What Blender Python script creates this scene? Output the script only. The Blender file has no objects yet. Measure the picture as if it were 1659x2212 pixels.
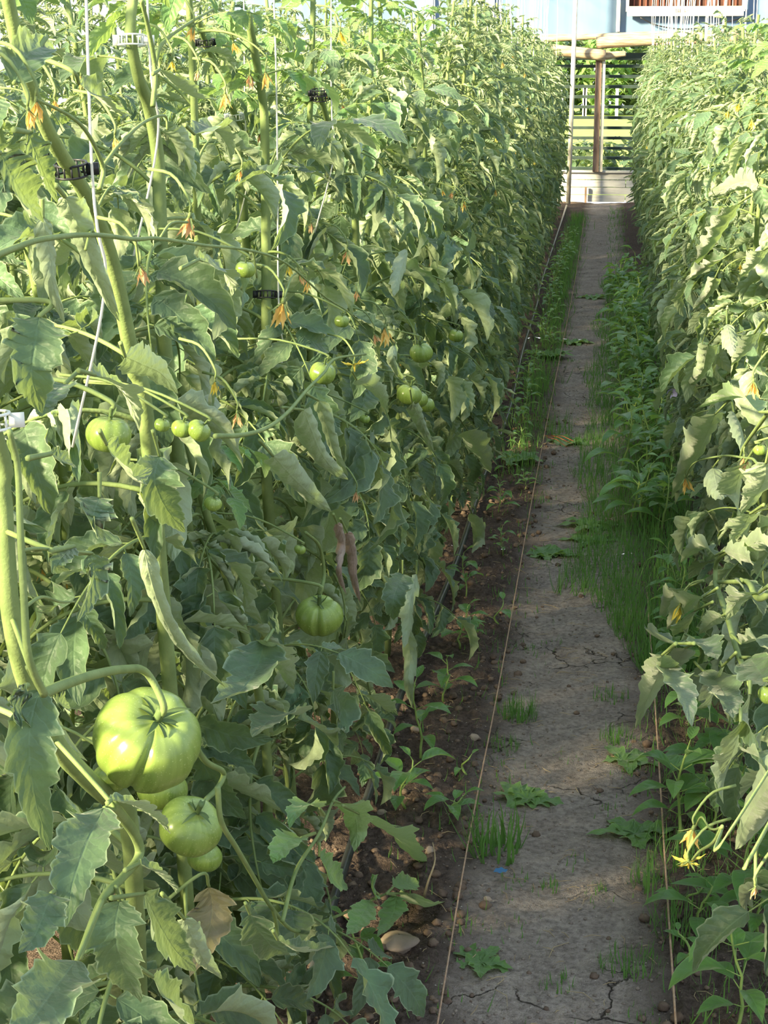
import bpy, math, random
import numpy as np
from mathutils import Vector, Matrix, Euler, noise

rng = random.Random(11)
sc = bpy.context.scene
COL = sc.collection
PI = math.pi

# ------------------------------------------------------------------ camera
F, W, H, CAMH = 3800.0, 1659.0, 2212.0, 1.65
VP = (1324.0, 140.0)                       # where the aisle (+y) vanishes
pitch = math.atan((H/2 - VP[1])/F)
yaw = math.atan((VP[0]-W/2)/F*math.cos(pitch))
FW = Vector((-math.sin(yaw)*math.cos(pitch), math.cos(yaw)*math.cos(pitch), -math.sin(pitch)))
RT = Vector((math.cos(yaw), math.sin(yaw), 0))
UP = RT.cross(FW)
CAM = Vector((0, 0, CAMH))
cd = bpy.data.cameras.new('camera'); cam = bpy.data.objects.new('camera', cd); COL.objects.link(cam)
cam.location = CAM
cam.rotation_euler = Matrix((RT, UP, -FW)).transposed().to_euler()
cd.sensor_fit = 'VERTICAL'; cd.sensor_height = 24.0; cd.lens = 24.0*F/H
cd.clip_start = 0.05; cd.clip_end = 300
sc.camera = cam

def ray(px, py): return RT*((px-W/2)/F) + UP*((H/2-py)/F) + FW
def GZ(px, py, z=0.0): d = ray(px, py); return CAM + d*((z-CAMH)/d.z)
def AY(px, py, Y): d = ray(px, py); return CAM + d*(Y/d.y)
def AX(px, py, X): d = ray(px, py); return CAM + d*(X/d.x)
def proj(p):
    v = p-CAM; z = v.dot(FW)
    return (W/2+F*v.dot(RT)/z, H/2-F*v.dot(UP)/z, z)
def pxm(px, py, X): return (AX(px, py, X)-CAM).dot(FW)/F      # metres per pixel on the plane x = X

# ------------------------------------------------------------------ mesh builder (quads only)
class MB:
    def __init__(s): s.v = []; s.f = []; s.m = []; s.uv = []; s.n = 0
    def add(s, v, f, m=0, uv=None):
        v = np.asarray(v, float).reshape(-1, 3); f = np.asarray(f, int).reshape(-1, 4)
        if uv is None: uv = np.zeros((len(v), 2))
        s.v.append(v); s.f.append(f+s.n); s.uv.append(np.asarray(uv, float))
        s.m.append(np.full(len(f), m) if np.isscalar(m) else np.asarray(m)); s.n += len(v)
    def arrays(s):
        return np.vstack(s.v), np.vstack(s.f), np.concatenate(s.m), np.vstack(s.uv)
    def addarr(s, arr, M):
        v, f, m, uv = arr; R = np.array(M.to_3x3()); t = np.array(M.translation)
        s.add(v@R.T+t, f, m, uv)
    def grid(s, P, m=0, uv=None, closed=False):
        P = np.asarray(P, float); a, b = P.shape[:2]
        idx = np.arange(a*b).reshape(a, b)
        if closed: idx = np.hstack([idx, idx[:, :1]])
        f = np.stack([idx[:-1, :-1], idx[:-1, 1:], idx[1:, 1:], idx[1:, :-1]], -1).reshape(-1, 4)
        s.add(P.reshape(-1, 3), f, m, None if uv is None else np.asarray(uv).reshape(-1, 2))
    def tube(s, pts, rad, m=0, n=7, cap=True):
        pts = [Vector(p) for p in pts]; k = len(pts)
        if not hasattr(rad, '__len__'): rad = [rad]*k
        t0 = (pts[1]-pts[0]).normalized()
        nn = t0.orthogonal().normalized(); rings = []
        for i, p in enumerate(pts):
            t = (pts[min(i+1, k-1)]-pts[max(i-1, 0)])
            t = t.normalized() if t.length > 1e-9 else t0
            nn = (nn - t*nn.dot(t)); nn = nn.normalized() if nn.length > 1e-6 else t.orthogonal().normalized()
            bb = t.cross(nn)
            rings.append([tuple(p+(nn*math.cos(a)+bb*math.sin(a))*rad[i]) for a in [2*PI*j/n for j in range(n)]])
        if cap:
            rings = [[tuple(pts[0]+(Vector(q)-pts[0])*.02) for q in rings[0]]]+rings+[[tuple(pts[-1]+(Vector(q)-pts[-1])*.02) for q in rings[-1]]]
        uv = [[(j/n, i/len(rings)) for j in range(n)] for i in range(len(rings))]
        s.grid(rings, m, uv, closed=True)
    def box(s, c, d, m=0, M=None):
        x, y, z = d[0]/2, d[1]/2, d[2]/2
        v = np.array([(-x,-y,-z),(x,-y,-z),(x,y,-z),(-x,y,-z),(-x,-y,z),(x,-y,z),(x,y,z),(-x,y,z)])
        if M is not None: v = v@np.array(M).T
        s.add(v+np.array(c), [(0,3,2,1),(4,5,6,7),(0,1,5,4),(1,2,6,5),(2,3,7,6),(3,0,4,7)], m)
    def mesh(s, name, mats, smooth=True):
        v, f, m, uv = s.arrays()
        me = bpy.data.meshes.new(name)
        me.vertices.add(len(v)); me.vertices.foreach_set('co', v.ravel())
        me.loops.add(f.size); me.loops.foreach_set('vertex_index', f.ravel().astype(np.int32))
        me.polygons.add(len(f)); me.polygons.foreach_set('loop_start', np.arange(0, f.size, 4, dtype=np.int32))
        me.polygons.foreach_set('material_index', m.astype(np.int32))
        me.polygons.foreach_set('use_smooth', np.full(len(f), smooth))
        ul = me.uv_layers.new(name='UVMap'); ul.data.foreach_set('uv', uv[f.ravel()].ravel())
        for x in mats: me.materials.append(x)
        me.update(calc_edges=True)
        return me
    def obj(s, name, mats, parent=None, smooth=True):
        return link(name, s.mesh(name, mats, smooth), parent)

def link(name, data, parent=None):
    o = bpy.data.objects.new(name, data); COL.objects.link(o)
    if parent is not None: o.parent = parent
    return o
def tag(o, label=None, cat=None, group=None, kind=None):
    if label: o['label'] = label
    if cat: o['category'] = cat
    if group: o['group'] = group
    if kind: o['kind'] = kind
    return o
def thing(name, label, cat, loc=(0, 0, 0), rz=0.0, group=None):
    o = link(name, None); o.location = loc; o.rotation_euler = (0, 0, rz)
    return tag(o, label, cat, group)
def copy_tree(o, parent=None):
    c = o.copy(); COL.objects.link(c); c.parent = parent
    for ch in list(o.children): copy_tree(ch, c)
    return c
def spline(pts, n):
    """Catmull-Rom through pts, n+1 samples"""
    P = [Vector(p) for p in pts]
    P = [P[0]*2-P[1]]+P+[P[-1]*2-P[-2]]
    k = len(P)-3; out = []
    for i in range(n+1):
        t = i/n*k; j = min(int(t), k-1); t -= j
        a, b, c, d = P[j:j+4]
        out.append(0.5*((2*b)+(c-a)*t+(2*a-5*b+4*c-d)*t*t+(3*b-a-3*c+d)*t**3))
    return out

# ------------------------------------------------------------------ materials
class NT:
    def __init__(s, name):
        s.mat = bpy.data.materials.new(name); s.mat.use_nodes = True
        s.t = s.mat.node_tree; s.t.nodes.clear()
        s.out = s.n('ShaderNodeOutputMaterial')
    def n(s, typ, props=None, **inp):
        nd = s.t.nodes.new(typ)
        for k, v in (props or {}).items(): setattr(nd, k, v)
        for k, v in inp.items():
            key = int(k[1:]) if k[0] == '_' and k[1:].isdigit() else k.replace('_', ' ')
            sock = nd.inputs[key]
            if isinstance(v, bpy.types.NodeSocket): s.t.links.new(v, sock)
            else: sock.default_value = v
        return nd
    def math(s, op, a, b=0.0, c=None):
        nd = s.n('ShaderNodeMath', {'operation': op}, _0=a, _1=b)
        if c is not None: s.n
        return nd.outputs[0]
    def mix(s, f, a, b, mode='MIX'):
        nd = s.n('ShaderNodeMix', {'data_type': 'RGBA', 'blend_type': mode})
        for k, v in ((0, f), (6, a), (7, b)):
            if isinstance(v, bpy.types.NodeSocket): s.t.links.new(v, nd.inputs[k])
            elif k: nd.inputs[k].default_value = (*v, 1)
            else: nd.inputs[k].default_value = v
        return nd.outputs[2]
    def noise(s, vec, scale, detail=3.0, rough=0.5):
        return s.n('ShaderNodeTexNoise', None, Vector=vec, Scale=scale, Detail=detail, Roughness=rough).outputs[0]
    def ramp(s, f, stops):
        nd = s.n('ShaderNodeValToRGB', None, Fac=f); e = nd.color_ramp.elements
        while len(e) < len(stops): e.new(0.5)
        for i, (p, c) in enumerate(stops):
            e[i].position = p; e[i].color = (*c, 1) if hasattr(c, '__len__') else (c, c, c, 1)
        return nd.outputs[0]
    def rng(s, v, a, b, c, d):
        return s.n('ShaderNodeMapRange', None, _0=v, _1=a, _2=b, _3=c, _4=d).outputs[0]
    def bump(s, h, st=0.4, dist=0.01):
        return s.n('ShaderNodeBump', None, Strength=st, Distance=dist, Height=h).outputs[0]
    def finish(s, sh): s.t.links.new(sh, s.out.inputs[0]); return s.mat

def lin(r, g, b): return tuple(((c/255+.055)/1.055)**2.4 if c > 10 else c/3294 for c in (r, g, b))

def leaf_mat(name, top, top2, under, trans, tfac=0.32, veins=7.0, vamt=.35, rough=.5, spec=.35, bumpd=.004):
    t = NT(name)
    uv = t.n('ShaderNodeUVMap').outputs[0]
    sp = t.n('ShaderNodeSeparateXYZ', None, Vector=uv)
    au = t.math('ABSOLUTE', t.math('SUBTRACT', sp.outputs[0], .5))
    geo = t.n('ShaderNodeNewGeometry')
    w = t.math('ADD', t.math('MULTIPLY', t.math('SUBTRACT', sp.outputs[1], t.math('MULTIPLY', au, .42)), veins), t.math('MULTIPLY', t.noise(geo.outputs['Position'], 45.0, 2), .9))
    fr = t.math('ABSOLUTE', t.math('SUBTRACT', t.math('FRACT', w), .5))     # 0 on a side vein
    side = t.rng(fr, 0.0, .06, 1.0, 0.0)
    mid = t.rng(au, 0.0, .035, 1.0, 0.0)
    vein = t.math('MAXIMUM', side, mid)
    obc = t.n('ShaderNodeTexCoord').outputs[3]
    pos = geo.outputs['Position']
    isl = geo.outputs['Random Per Island']
    nz = t.noise(pos, 35.0, 3)
    c = t.mix(t.rng(nz, .3, .7, 0, 1), top, top2)
    c = t.mix(t.math('MULTIPLY', vein, vamt), c, tuple(min(1, x*1.7+.02) for x in top2))
    c2 = t.mix(t.math('MULTIPLY', vein, .35), under, tuple(min(1, x*1.35) for x in under))
    c = t.mix(geo.outputs['Backfacing'], c, c2)
    c = t.mix(t.math('MULTIPLY', t.rng(au, .455, .495, 0, 1), .5), c, tuple(min(1, x*1.5+.04) for x in under))  # margin paler: hairs, plus the sky-lit rim painted into the colour
    hs = t.n('ShaderNodeHueSaturation', None, Hue=t.rng(isl, 0, 1, .485, .513), Saturation=t.rng(nz, .3, .7, .9, 1.08), Value=t.rng(isl, 0, 1, .78, 1.2), Color=c).outputs[0]
    puck = t.math('SUBTRACT', t.rng(fr, 0, .5, 0, 1), t.math('MULTIPLY', mid, .6))
    b = t.bump(t.math('ADD', t.math('MULTIPLY', puck, .6), t.math('MULTIPLY', t.noise(pos, 120.0, 2), .9)), .6, bumpd*.8)
    pr = t.n('ShaderNodeBsdfPrincipled', None, Base_Color=hs, Roughness=rough, Normal=b)
    pr.inputs['Specular IOR Level'].default_value = spec
    pr.inputs['Sheen Weight'].default_value = .22; pr.inputs['Sheen Roughness'].default_value = .4
    tc = t.mix(t.math('MULTIPLY', vein, .3), trans, tuple(x*.7 for x in trans))
    tr = t.n('ShaderNodeBsdfTranslucent', None, Color=tc, Normal=b)
    return t.finish(t.n('ShaderNodeMixShader', None, _0=tfac, _1=pr.outputs[0], _2=tr.outputs[0]).outputs[0])

def plain(name, col, col2=None, scale=20.0, rough=.6, spec=.3, bump=0.0, bscale=60.0, metal=0.0, stretch=None, trans=None, tfac=.3):
    t = NT(name)
    geo = t.n('ShaderNodeTexCoord'); vec = geo.outputs[3]
    if stretch: vec = t.n('ShaderNodeMapping', None, Vector=vec, Scale=stretch).outputs[0]
    nz = t.noise(vec, scale, 4)
    c = t.mix(t.rng(nz, .3, .7, 0, 1), col, col2 or col)
    pr = t.n('ShaderNodeBsdfPrincipled', None, Base_Color=c, Roughness=rough, Metallic=metal)
    pr.inputs['Specular IOR Level'].default_value = spec
    if bump: t.t.links.new(t.bump(t.noise(vec, bscale, 4), .6, bump), pr.inputs['Normal'])
    sh = pr.outputs[0]
    if trans:
        tr = t.n('ShaderNodeBsdfTranslucent', None, Color=(*trans, 1))
        sh = t.n('ShaderNodeMixShader', None, _0=tfac, _1=sh, _2=tr.outputs[0]).outputs[0]
    return t.finish(sh)

LEAF = leaf_mat('tomato_leaf', lin(74,99,74), lin(97,122,92), lin(156,171,138), lin(150,172,86), .30, vamt=.3)
YOUNG = leaf_mat('young_tomato_leaf', lin(96,136,76), lin(118,154,90), lin(150,176,118), lin(160,190,90), .34, vamt=.3)
WITHER = leaf_mat('withered_leaf', lin(132,112,102), lin(108,92,84), lin(150,130,118), lin(150,120,90), .15)
DRY = leaf_mat('dry_tomato_leaf', lin(140,128,98), lin(120,118,84), lin(160,146,120), lin(170,150,90), .2)
PEPPER = leaf_mat('pepper_leaf', lin(86,130,68), lin(106,150,80), lin(132,168,96), lin(170,210,80), .36, veins=6, rough=.38, spec=.5, bumpd=.002)
WEED = leaf_mat('weed_leaf', lin(92,128,70), lin(116,150,84), lin(130,156,104), lin(160,196,80), .34, veins=5)
STEM = plain('tomato_stem', lin(114,133,82), lin(138,155,98), 30, .65, .25, .001, 300, trans=lin(160,180,90), tfac=.1)
CALYX = plain('calyx_green', lin(84,104,62), lin(104,124,76), 40, .65, .2)
PSTEM = plain('seedling_stem', lin(150,176,96), lin(170,196,112), 30, .5, .3, trans=lin(180,210,100), tfac=.15)
GRASS = plain('grass_blade', lin(80,124,62), lin(112,150,78), 12, .5, .3, trans=lin(130,180,76), tfac=.3)
PETAL = plain('dried_petal', lin(244,198,100), lin(236,210,140), 60, .7, .1, trans=lin(250,205,110), tfac=.3)
PETALY = plain('yellow_petal', lin(236,206,84), lin(228,214,110), 60, .7, .1, trans=lin(245,220,80), tfac=.3)
PETALB = plain('brown_petal', lin(208,164,122), lin(222,184,136), 60, .8, .1, trans=lin(220,170,120), tfac=.25)
TWINE = plain('white_twine', lin(236,234,224), lin(220,216,204), 60, .8, .1)
JUTE = plain('jute_string', lin(168,134,110), lin(192,164,140), 80, .9, .1)
HOSE = plain('hose_plastic', lin(40,42,44), lin(70,72,74), 14, .35, .5, .001, 80)
BLACKP = plain('black_plastic', lin(34,35,40), None, 10, .4, .4)
WHITEP = plain('white_plastic', lin(232,234,228), None, 10, .4, .4)
STONE = plain('stone', lin(176,156,138), lin(140,126,114), 25, .9, .1, .004, 60)
CLOD = plain('soil_clod', lin(96,80,70), lin(130,112,98), 45, .95, .05, .004, 150)
STRAW = plain('dry_straw', lin(190,170,134), lin(160,138,108), 20, .8, .1)

def tomato_mat():
    t = NT('green_tomato_skin')
    tc = t.n('ShaderNodeTexCoord'); ob = tc.outputs[3]
    uv = t.n('ShaderNodeSeparateXYZ', None, Vector=t.n('ShaderNodeUVMap').outputs[0])
    st = t.noise(t.n('ShaderNodeCombineXYZ', None, X=t.math('MULTIPLY', uv.outputs[0], 26.0), Y=t.math('MULTIPLY', uv.outputs[1], 1.6), Z=0.0).outputs[0], 1.0, 3)
    c = t.mix(t.rng(st, .35, .68, 0, 1), lin(106,130,54), lin(136,157,76))
    c = t.mix(t.rng(uv.outputs[1], .55, 1.0, 0, .6), c, lin(162,180,104))
    c = t.mix(t.rng(t.noise(ob, 500, 1), .66, .74, 0, .35), c, lin(206,216,150))
    pr = t.n('ShaderNodeBsdfPrincipled', None, Base_Color=c, Roughness=.27, Subsurface_Weight=.25, Subsurface_Scale=.012)
    pr.inputs['Subsurface Radius'].default_value = (.9, 1.0, .35)
    pr.inputs['Specular IOR Level'].default_value = .45
    return t.finish(pr.outputs[0])
TOMATO = tomato_mat()

def soil_mat():
    t = NT('path_and_bed_soil')
    pos = t.n('ShaderNodeNewGeometry').outputs['Position']
    sx = t.n('ShaderNodeSeparateXYZ', None, Vector=pos)
    warp = t.math('MULTIPLY', t.math('SUBTRACT', t.noise(pos, 5.0, 4), .5), .16)
    d = t.math('ABSOLUTE', t.math('ADD', t.math('ADD', sx.outputs[0], .06), warp))
    bed = t.rng(d, .13, .24, 0, 1)
    n1 = t.noise(pos, 9.0, 6, .6); n2 = t.noise(pos, 70.0, 5, .65)
    path = t.mix(t.rng(n1, .3, .7, 0, 1), lin(156,142,133), lin(190,175,164))
    path = t.mix(t.rng(n2, .40, .68, 0, .7), path, lin(96,86,80))
    path = t.mix(t.rng(t.noise(pos, 30.0, 4, .6), .52, .7, 0, .5), path, lin(188,172,158))
    bd = t.mix(t.rng(n2, .3, .7, 0, 1), lin(72,61,56), lin(118,102,93))
    c = t.mix(bed, path, bd)
    vw = t.n('ShaderNodeVectorMath', {'operation': 'ADD'}, _0=pos, _1=t.n('ShaderNodeVectorMath', {'operation': 'SCALE'}, _0=t.n('ShaderNodeTexNoise', None, Vector=pos, Scale=14.0, Detail=4.0).outputs[1], Scale=.09).outputs[0]).outputs[0]
    vo = t.n('ShaderNodeTexVoronoi', {'feature': 'DISTANCE_TO_EDGE'}, Vector=vw, Scale=6.5).outputs[0]
    some = t.rng(t.noise(pos, 3.2, 2), .54, .62, 0, 1)
    crack = t.math('MULTIPLY', t.math('MULTIPLY', t.rng(vo, .0, .018, 1, 0), t.math('SUBTRACT', 1.0, bed)), some)
    c = t.mix(t.math('MULTIPLY', crack, .8), c, lin(52,43,38))
    sp = t.n('ShaderNodeTexVoronoi', None, Vector=pos, Scale=95.0)
    speck = t.math('MULTIPLY', t.rng(sp.outputs[0], .12, .2, 1, 0), t.rng(t.n('ShaderNodeSeparateColor', None, Color=sp.outputs[1]).outputs[0], .86, .88, 0, 1))
    c = t.mix(speck, c, lin(205,192,178))
    h = t.math('ADD', t.math('MULTIPLY', n2, .8), t.math('MULTIPLY', t.noise(pos, 260.0, 3), .35))
    h = t.math('SUBTRACT', h, t.math('MULTIPLY', crack, 1.5))
    pr = t.n('ShaderNodeBsdfPrincipled', None, Base_Color=c, Roughness=.95, Normal=t.bump(h, 1.0, .02))
    pr.inputs['Specular IOR Level'].default_value = .08
    return t.finish(pr.outputs[0])
SOIL = soil_mat()

# ------------------------------------------------------------------ leaves
def prof_tomato(v, teeth=5.0, ph=0.0, lobe=.2):
    b = (math.sin(PI*min(1, v)**.72))**.85 if 0 < v < 1 else 0.0
    b *= (1.0-.25*v)
    s = (v*teeth*.62+ph) % 1.0; s2 = (v*teeth*1.9+ph*3) % 1.0
    return max(.004, b*(1+lobe*1.5*(s-.5)*(1-.5*v)+lobe*.45*(s2-.5)*(1 if v < .93 else .2)))
def prof_lance(v, *a): return max(.004, (math.sin(PI*v**.8) if 0 < v < 1 else 0)**1.1)
def prof_oval(v, *a): return max(.004, (math.sin(PI*v**.9) if 0 < v < 1 else 0)**.7)

def ribbon(mb, pts, nrm, Wd, roll=0.6, ruffle=.0, prof=prof_tomato, nu=6, m=0, ph=0.0, twist=0.0, fold=0.0, teeth=5.0, lobe=.2, rip=0.0):
    """a leaf blade swept along pts: half width Wd/2, rolled round its midrib by `roll` radians at its widest"""
    k = len(pts)-1; P = []; U = []
    n = Vector(nrm)
    us = [-1+2*i/nu for i in range(nu+1)]
    for i, p in enumerate(pts):
        v = i/k
        t = (pts[min(i+1, k)]-pts[max(i-1, 0)]).normalized()
        n = (n-t*n.dot(t)); n = n.normalized() if n.length > 1e-5 else t.orthogonal().normalized()
        nn = Matrix.Rotation(twist*v, 3, t)@n
        b = t.cross(nn)
        row = []; ur = []
        for u in us:
            side = 0 if u < 0 else .37
            w = Wd/2*prof(v, teeth, ph+side, lobe)
            s = abs(u)*w
            rr = roll*(.35+.65*math.sin(PI*min(1, v*1.05)))
            ang = rr*abs(u)
            kk = rr/max(w, 1e-5)
            if abs(kk) > 1e-3: x, z = math.sin(ang)/kk, (1-math.cos(ang))/kk
            else: x, z = s, 0
            z += fold*s
            z += ruffle*w*math.sin(v*15+ph*9+(0 if u < 0 else 2))*u*u
            z += rip*w*math.sin(v*44+abs(u)*-5+ph*6)*abs(u)**.7
            row.append(tuple(p+b*(x*(1 if u > 0 else -1))+nn*z)); ur.append((u*.5+.5, v))
        P.append(row); U.append(ur)
    mb.grid(P, m, U)

def march(p0, d, n, L, bend, nv, side=0.0):
    pts = [Vector(p0)]; t = Vector(d).normalized(); n = Vector(n)
    n = (n-t*n.dot(t)).normalized(); b = t.cross(n)
    for i in range(nv):
        t = (Matrix.Rotation(-bend/nv, 3, b)@t)
        if side: t = Matrix.Rotation(side/nv, 3, n)@t
        pts.append(pts[-1]+t*(L/nv))
    return pts

def compound_leaf(r, L=.32, pairs=3, curl=1.2, droop=1.6, e0=.45, nv=12, nu=6, scale=1.0, small=True, mi=0, wide=1.0, hang=True):
    """tomato leaf: arched stalk, pairs of leaflets, an end leaflet; base at the origin, grows along +y"""
    mb = MB()
    N = 14; t = e0; P = [Vector((0, 0, 0))]; sd = r.uniform(-.25, .25); az = 0
    for i in range(N):
        t = e0 - droop*((i+1)/N)**1.2*.8; az += sd/N
        P.append(P[-1]+Vector((math.sin(az)*math.cos(t), math.cos(az)*math.cos(t), math.sin(t)))*(L*.74/N))
    mb.tube(P, [.0027*scale*(1-.68*i/N)+.0004 for i in range(N+1)], 1, 5)
    def leaflet(p, d, up, l, w):
        c = curl*r.uniform(.5, 1.25)
        pet = l*.1
        q = p+d*pet
        mb.tube([p, q], [.0013*scale, .001*scale], 1, 4, cap=False)
        pts = march(q, d, up, l, (r.uniform(.2, .9)+.25*abs(curl)) if hang else r.uniform(-.7, 1.2), nv, r.uniform(-.35, .35))
        ribbon(mb, pts, up, w, roll=c, ruffle=r.uniform(.05, .28), nu=nu, m=mi, ph=r.random(), twist=r.uniform(-.7, .7)*(1 if hang else 2), fold=r.uniform(-.1, .25), lobe=r.uniform(.2, .42), teeth=r.choice((4., 5., 6.)), rip=.06 if nv > 12 else 0)
    for j in range(pairs):
        f = .36+.56*j/max(1, pairs-1) if pairs > 1 else .6
        i = min(N-1, int(f*N)); p = P[i]; tt = (P[i+1]-P[i]).normalized()
        s = Vector((1, 0, 0)); up = s.cross(tt).normalized()
        l = L*(.27+.08*math.sin(PI*(j+.7)/pairs))*r.uniform(.85, 1.15)
        for sg in (-1, 1):
            a = r.uniform(.85, 1.25)
            d = (tt*math.cos(a)+s*sg*math.sin(a)-up*r.uniform(0, .45)).normalized()
            leaflet(p+tt*r.uniform(-.01, .01), d, up, l*r.uniform(.85, 1.1), l*r.uniform(.46, .62)*wide)
        if small and j < pairs-1:
            q = (P[i]+P[min(N, i+2)])/2
            for sg in (-1, 1):
                if r.random() < .7:
                    d = (tt*.3+s*sg-up*.3).normalized(); leaflet(q, d, up, l*.33, l*.24)
    tt = (P[-1]-P[-2]).normalized(); up = Vector((1, 0, 0)).cross(tt).normalized()
    leaflet(P[-1], tt, up, L*.38, L*.22*wide)
    return mb.arrays()

def arr_mesh(arr, name, mats):
    m = MB(); m.add(*arr); return m.mesh(name, mats)

pr = random.Random(5)
LEAVES = []          # fine leaves for the plants near the camera
for i in range(18):
    cu = pr.choice((.6, 1.1, 1.8, 2.4, 2.8)); 
    LEAVES.append(compound_leaf(pr, L=1*.32, pairs=pr.choice((2, 3, 3, 4)), curl=cu, droop=pr.uniform(1.2, 2.3), e0=pr.uniform(.25, .7), nv=20, nu=8))
LEAVES_LOW = [compound_leaf(pr, pairs=pr.choice((3, 4, 4)), wide=.85, curl=pr.choice((1.0, 1.8, 2.4, 3.0)), hang=False, droop=pr.uniform(.3, 2.0), e0=pr.uniform(.0, .8), L=.30, nv=7, nu=4, small=False) for i in range(12)]
LEAF_ME = [arr_mesh(a, 'leaf', [LEAF, STEM]) for a in LEAVES]
YOUNG_ME = [arr_mesh(compound_leaf(pr, L=.32, pairs=3, curl=.5, droop=1.2, e0=.5, nv=14, nu=6), 'leaf', [YOUNG, STEM]) for i in range(3)]

# ------------------------------------------------------------------ fruit and flowers
def tomato_mb(R, hr=.78, creases=(), ribs=5, ribd=.02, dim=.22, nu=64, nv=28, seed=0):
    r = random.Random(seed); mb = MB(); P = []; U = []; ph = r.random()*6
    for j in range(nv+1):
        f = .004+(PI-.008)*j/nv
        row = []; ur = []
        for i in range(nu):
            a = 2*PI*i/nu
            k = 1-ribd*(1+math.cos(a*ribs+ph))
            for (ca, dep, wd) in creases:
                dd = (a-ca+PI) % (2*PI)-PI
                k -= dep*math.exp(-(dd/wd)**2)*(.35+.65*math.sin(f))*(1 if f < 2.6 else .5)
            k2 = 1+(k-1)*min(1, math.sin(f)*1.7+.3)
            rr = R*math.sin(f)**.9*k2
            z = R*hr*math.cos(f)
            z -= R*dim*math.exp(-(f/.42)**2); z += R*.07*math.exp(-((PI-f)/.4)**2)
            z += (k-1)*R*.6*max(0, math.cos(f))*min(1, f*2.2)
            row.append((rr*math.cos(a), rr*math.sin(a), z)); ur.append((i/nu, 1-j/nv))
        P.append(row); U.append(ur)
    mb.grid(P, 0, U, closed=True)
    return mb
def calyx_mb(R, hr=.78, dim=.22, n=6, L=None, seed=1, stalk=None):
    r = random.Random(seed); mb = MB(); z0 = R*hr-R*dim+R*.02
    L = L or R*.75
    for i in range(n):
        a = 2*PI*i/n+r.uniform(-.25, .25); d = Vector((math.cos(a), math.sin(a), .75)).normalized()
        pts = march((0, 0, z0), d, (-math.cos(a)*.5, -math.sin(a)*.5, 1), L*r.uniform(.75, 1.2), r.uniform(-.8, 1.9), 8, r.uniform(-.8, .8))
        ribbon(mb, pts, (0, 0, 1), L*.19, roll=.9, prof=prof_lance, nu=4)
    st = stalk or [(0, 0, z0-.002), (R*.03, 0, z0+R*.25), (R*.1, .0, z0+R*.5)]
    mb.tube(spline(st, 8), [R*.085]*9, 0, 8)
    return mb
def flower_mb(L, open_=False, seed=0, n=5):
    """hangs along -z from the origin: stalk tip, green sepals, petals"""
    r = random.Random(seed); mb = MB()
    for i in range(n+1):
        a = 2*PI*i/n+r.uniform(-.3, .3); d = Vector((math.cos(a)*.5, math.sin(a)*.5, -.6 if not open_ else -.1)).normalized()
        pts = march((0, 0, 0), d, (0, 0, 1), L*.7, r.uniform(-.5, .6), 5)
        ribbon(mb, pts, (math.cos(a), math.sin(a), .3), L*.1, roll=.5, prof=prof_lance, nu=2, m=1)
    for i in range(n):
        a = 2*PI*i/n+r.uniform(-.2, .2)
        if open_: d = Vector((math.cos(a), math.sin(a), -.25)); bend = -.9
        else: d = Vector((math.cos(a)*.22, math.sin(a)*.22, -1)); bend = r.uniform(-.4, .3)
        pts = march((0, 0, -L*.06), d.normalized(), (math.cos(a), math.sin(a), .2), L*r.uniform(.8, 1.05), bend, 7, r.uniform(-.5, .5))
        ribbon(mb, pts, (math.cos(a), math.sin(a), .1), L*.27, roll=r.uniform(.5, 1.4), ruffle=.3, prof=prof_lance, nu=4, m=0, twist=r.uniform(-.7, .7))
    mb.tube([(0, 0, -L*.05), (0, 0, -L*.45)], [L*.07, L*.03], 0, 6)
    mb.tube([(0, 0, L*.12), (0, 0, -L*.08)], [L*.05, L*.09], 1, 6)
    return mb
FLOWER = {k: [flower_mb(1.0, o, s).mesh('flower', [mt, STEM]) for s in (1, 2)] for k, (mt, o) in
          dict(orange=(PETAL, False), yellow=(PETALY, False), brown=(PETALB, False), open=(PETALY, True)).items()}

# ------------------------------------------------------------------ plants
KEEP = []     # (x0, y0, x1, y1, depth): places in view that random leaves of the near plants must leave clear
def blocked(pts, extra=0.0):
    for p in pts:
        x, y, z = proj(p)
        for (a, b, c, d, dep) in KEEP:
            if a < x < c and b < y < d and z < dep+extra: return True
    return False

def stem_path(r, loc, h, lean, n=16):
    ph = r.random()*6; pts = []
    for i in range(n+1):
        f = i/n
        pts.append(Vector((lean[0]*f*f+.02*math.sin(f*7+ph), lean[1]*f*f+.02*math.cos(f*6+ph), h*f)))
    return pts
def stem_at(pts, z):
    for a, b in zip(pts, pts[1:]):
        if a.z <= z <= b.z: return a.lerp(b, (z-a.z)/max(1e-6, b.z-a.z))
    return pts[-1].copy()

def leaf_spots(r, pts, h, z0=.14, step=.058, reach=1.0, bare=None):
    """matrices of the leaves up a stem: spiral order, long drooping leaves below, short young ones at the top"""
    out = []; a = r.random()*6; z = z0
    while z < h-.02:
        f = z/h; a += 2.4+r.uniform(-.5, .5)
        L = (.75+.45*math.sin(PI*min(1, f*1.05)))*r.uniform(.8, 1.15)*reach
        if f > .86: L *= .72
        tilt = r.uniform(-.5, .3) if f < .75 else r.uniform(-.2, .55)
        p = stem_at(pts, z)
        M = Matrix.Translation(p)@Euler((tilt, r.uniform(-.35, .35), a)).to_matrix().to_4x4()@Matrix.Scale(L, 4)
        out.append((M, f)); z += step*r.uniform(.6, 1.4)
    return out

def add_flower(plant_or_truss, p, L, kind, off, seed=0, tilt=(0, 0)):
    o = link('flower', FLOWER[kind][seed % 2], plant_or_truss)
    o.location = p-off; o.scale = (L, L, L); o.rotation_euler = (tilt[0], tilt[1], seed*1.7)
    return o

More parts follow.
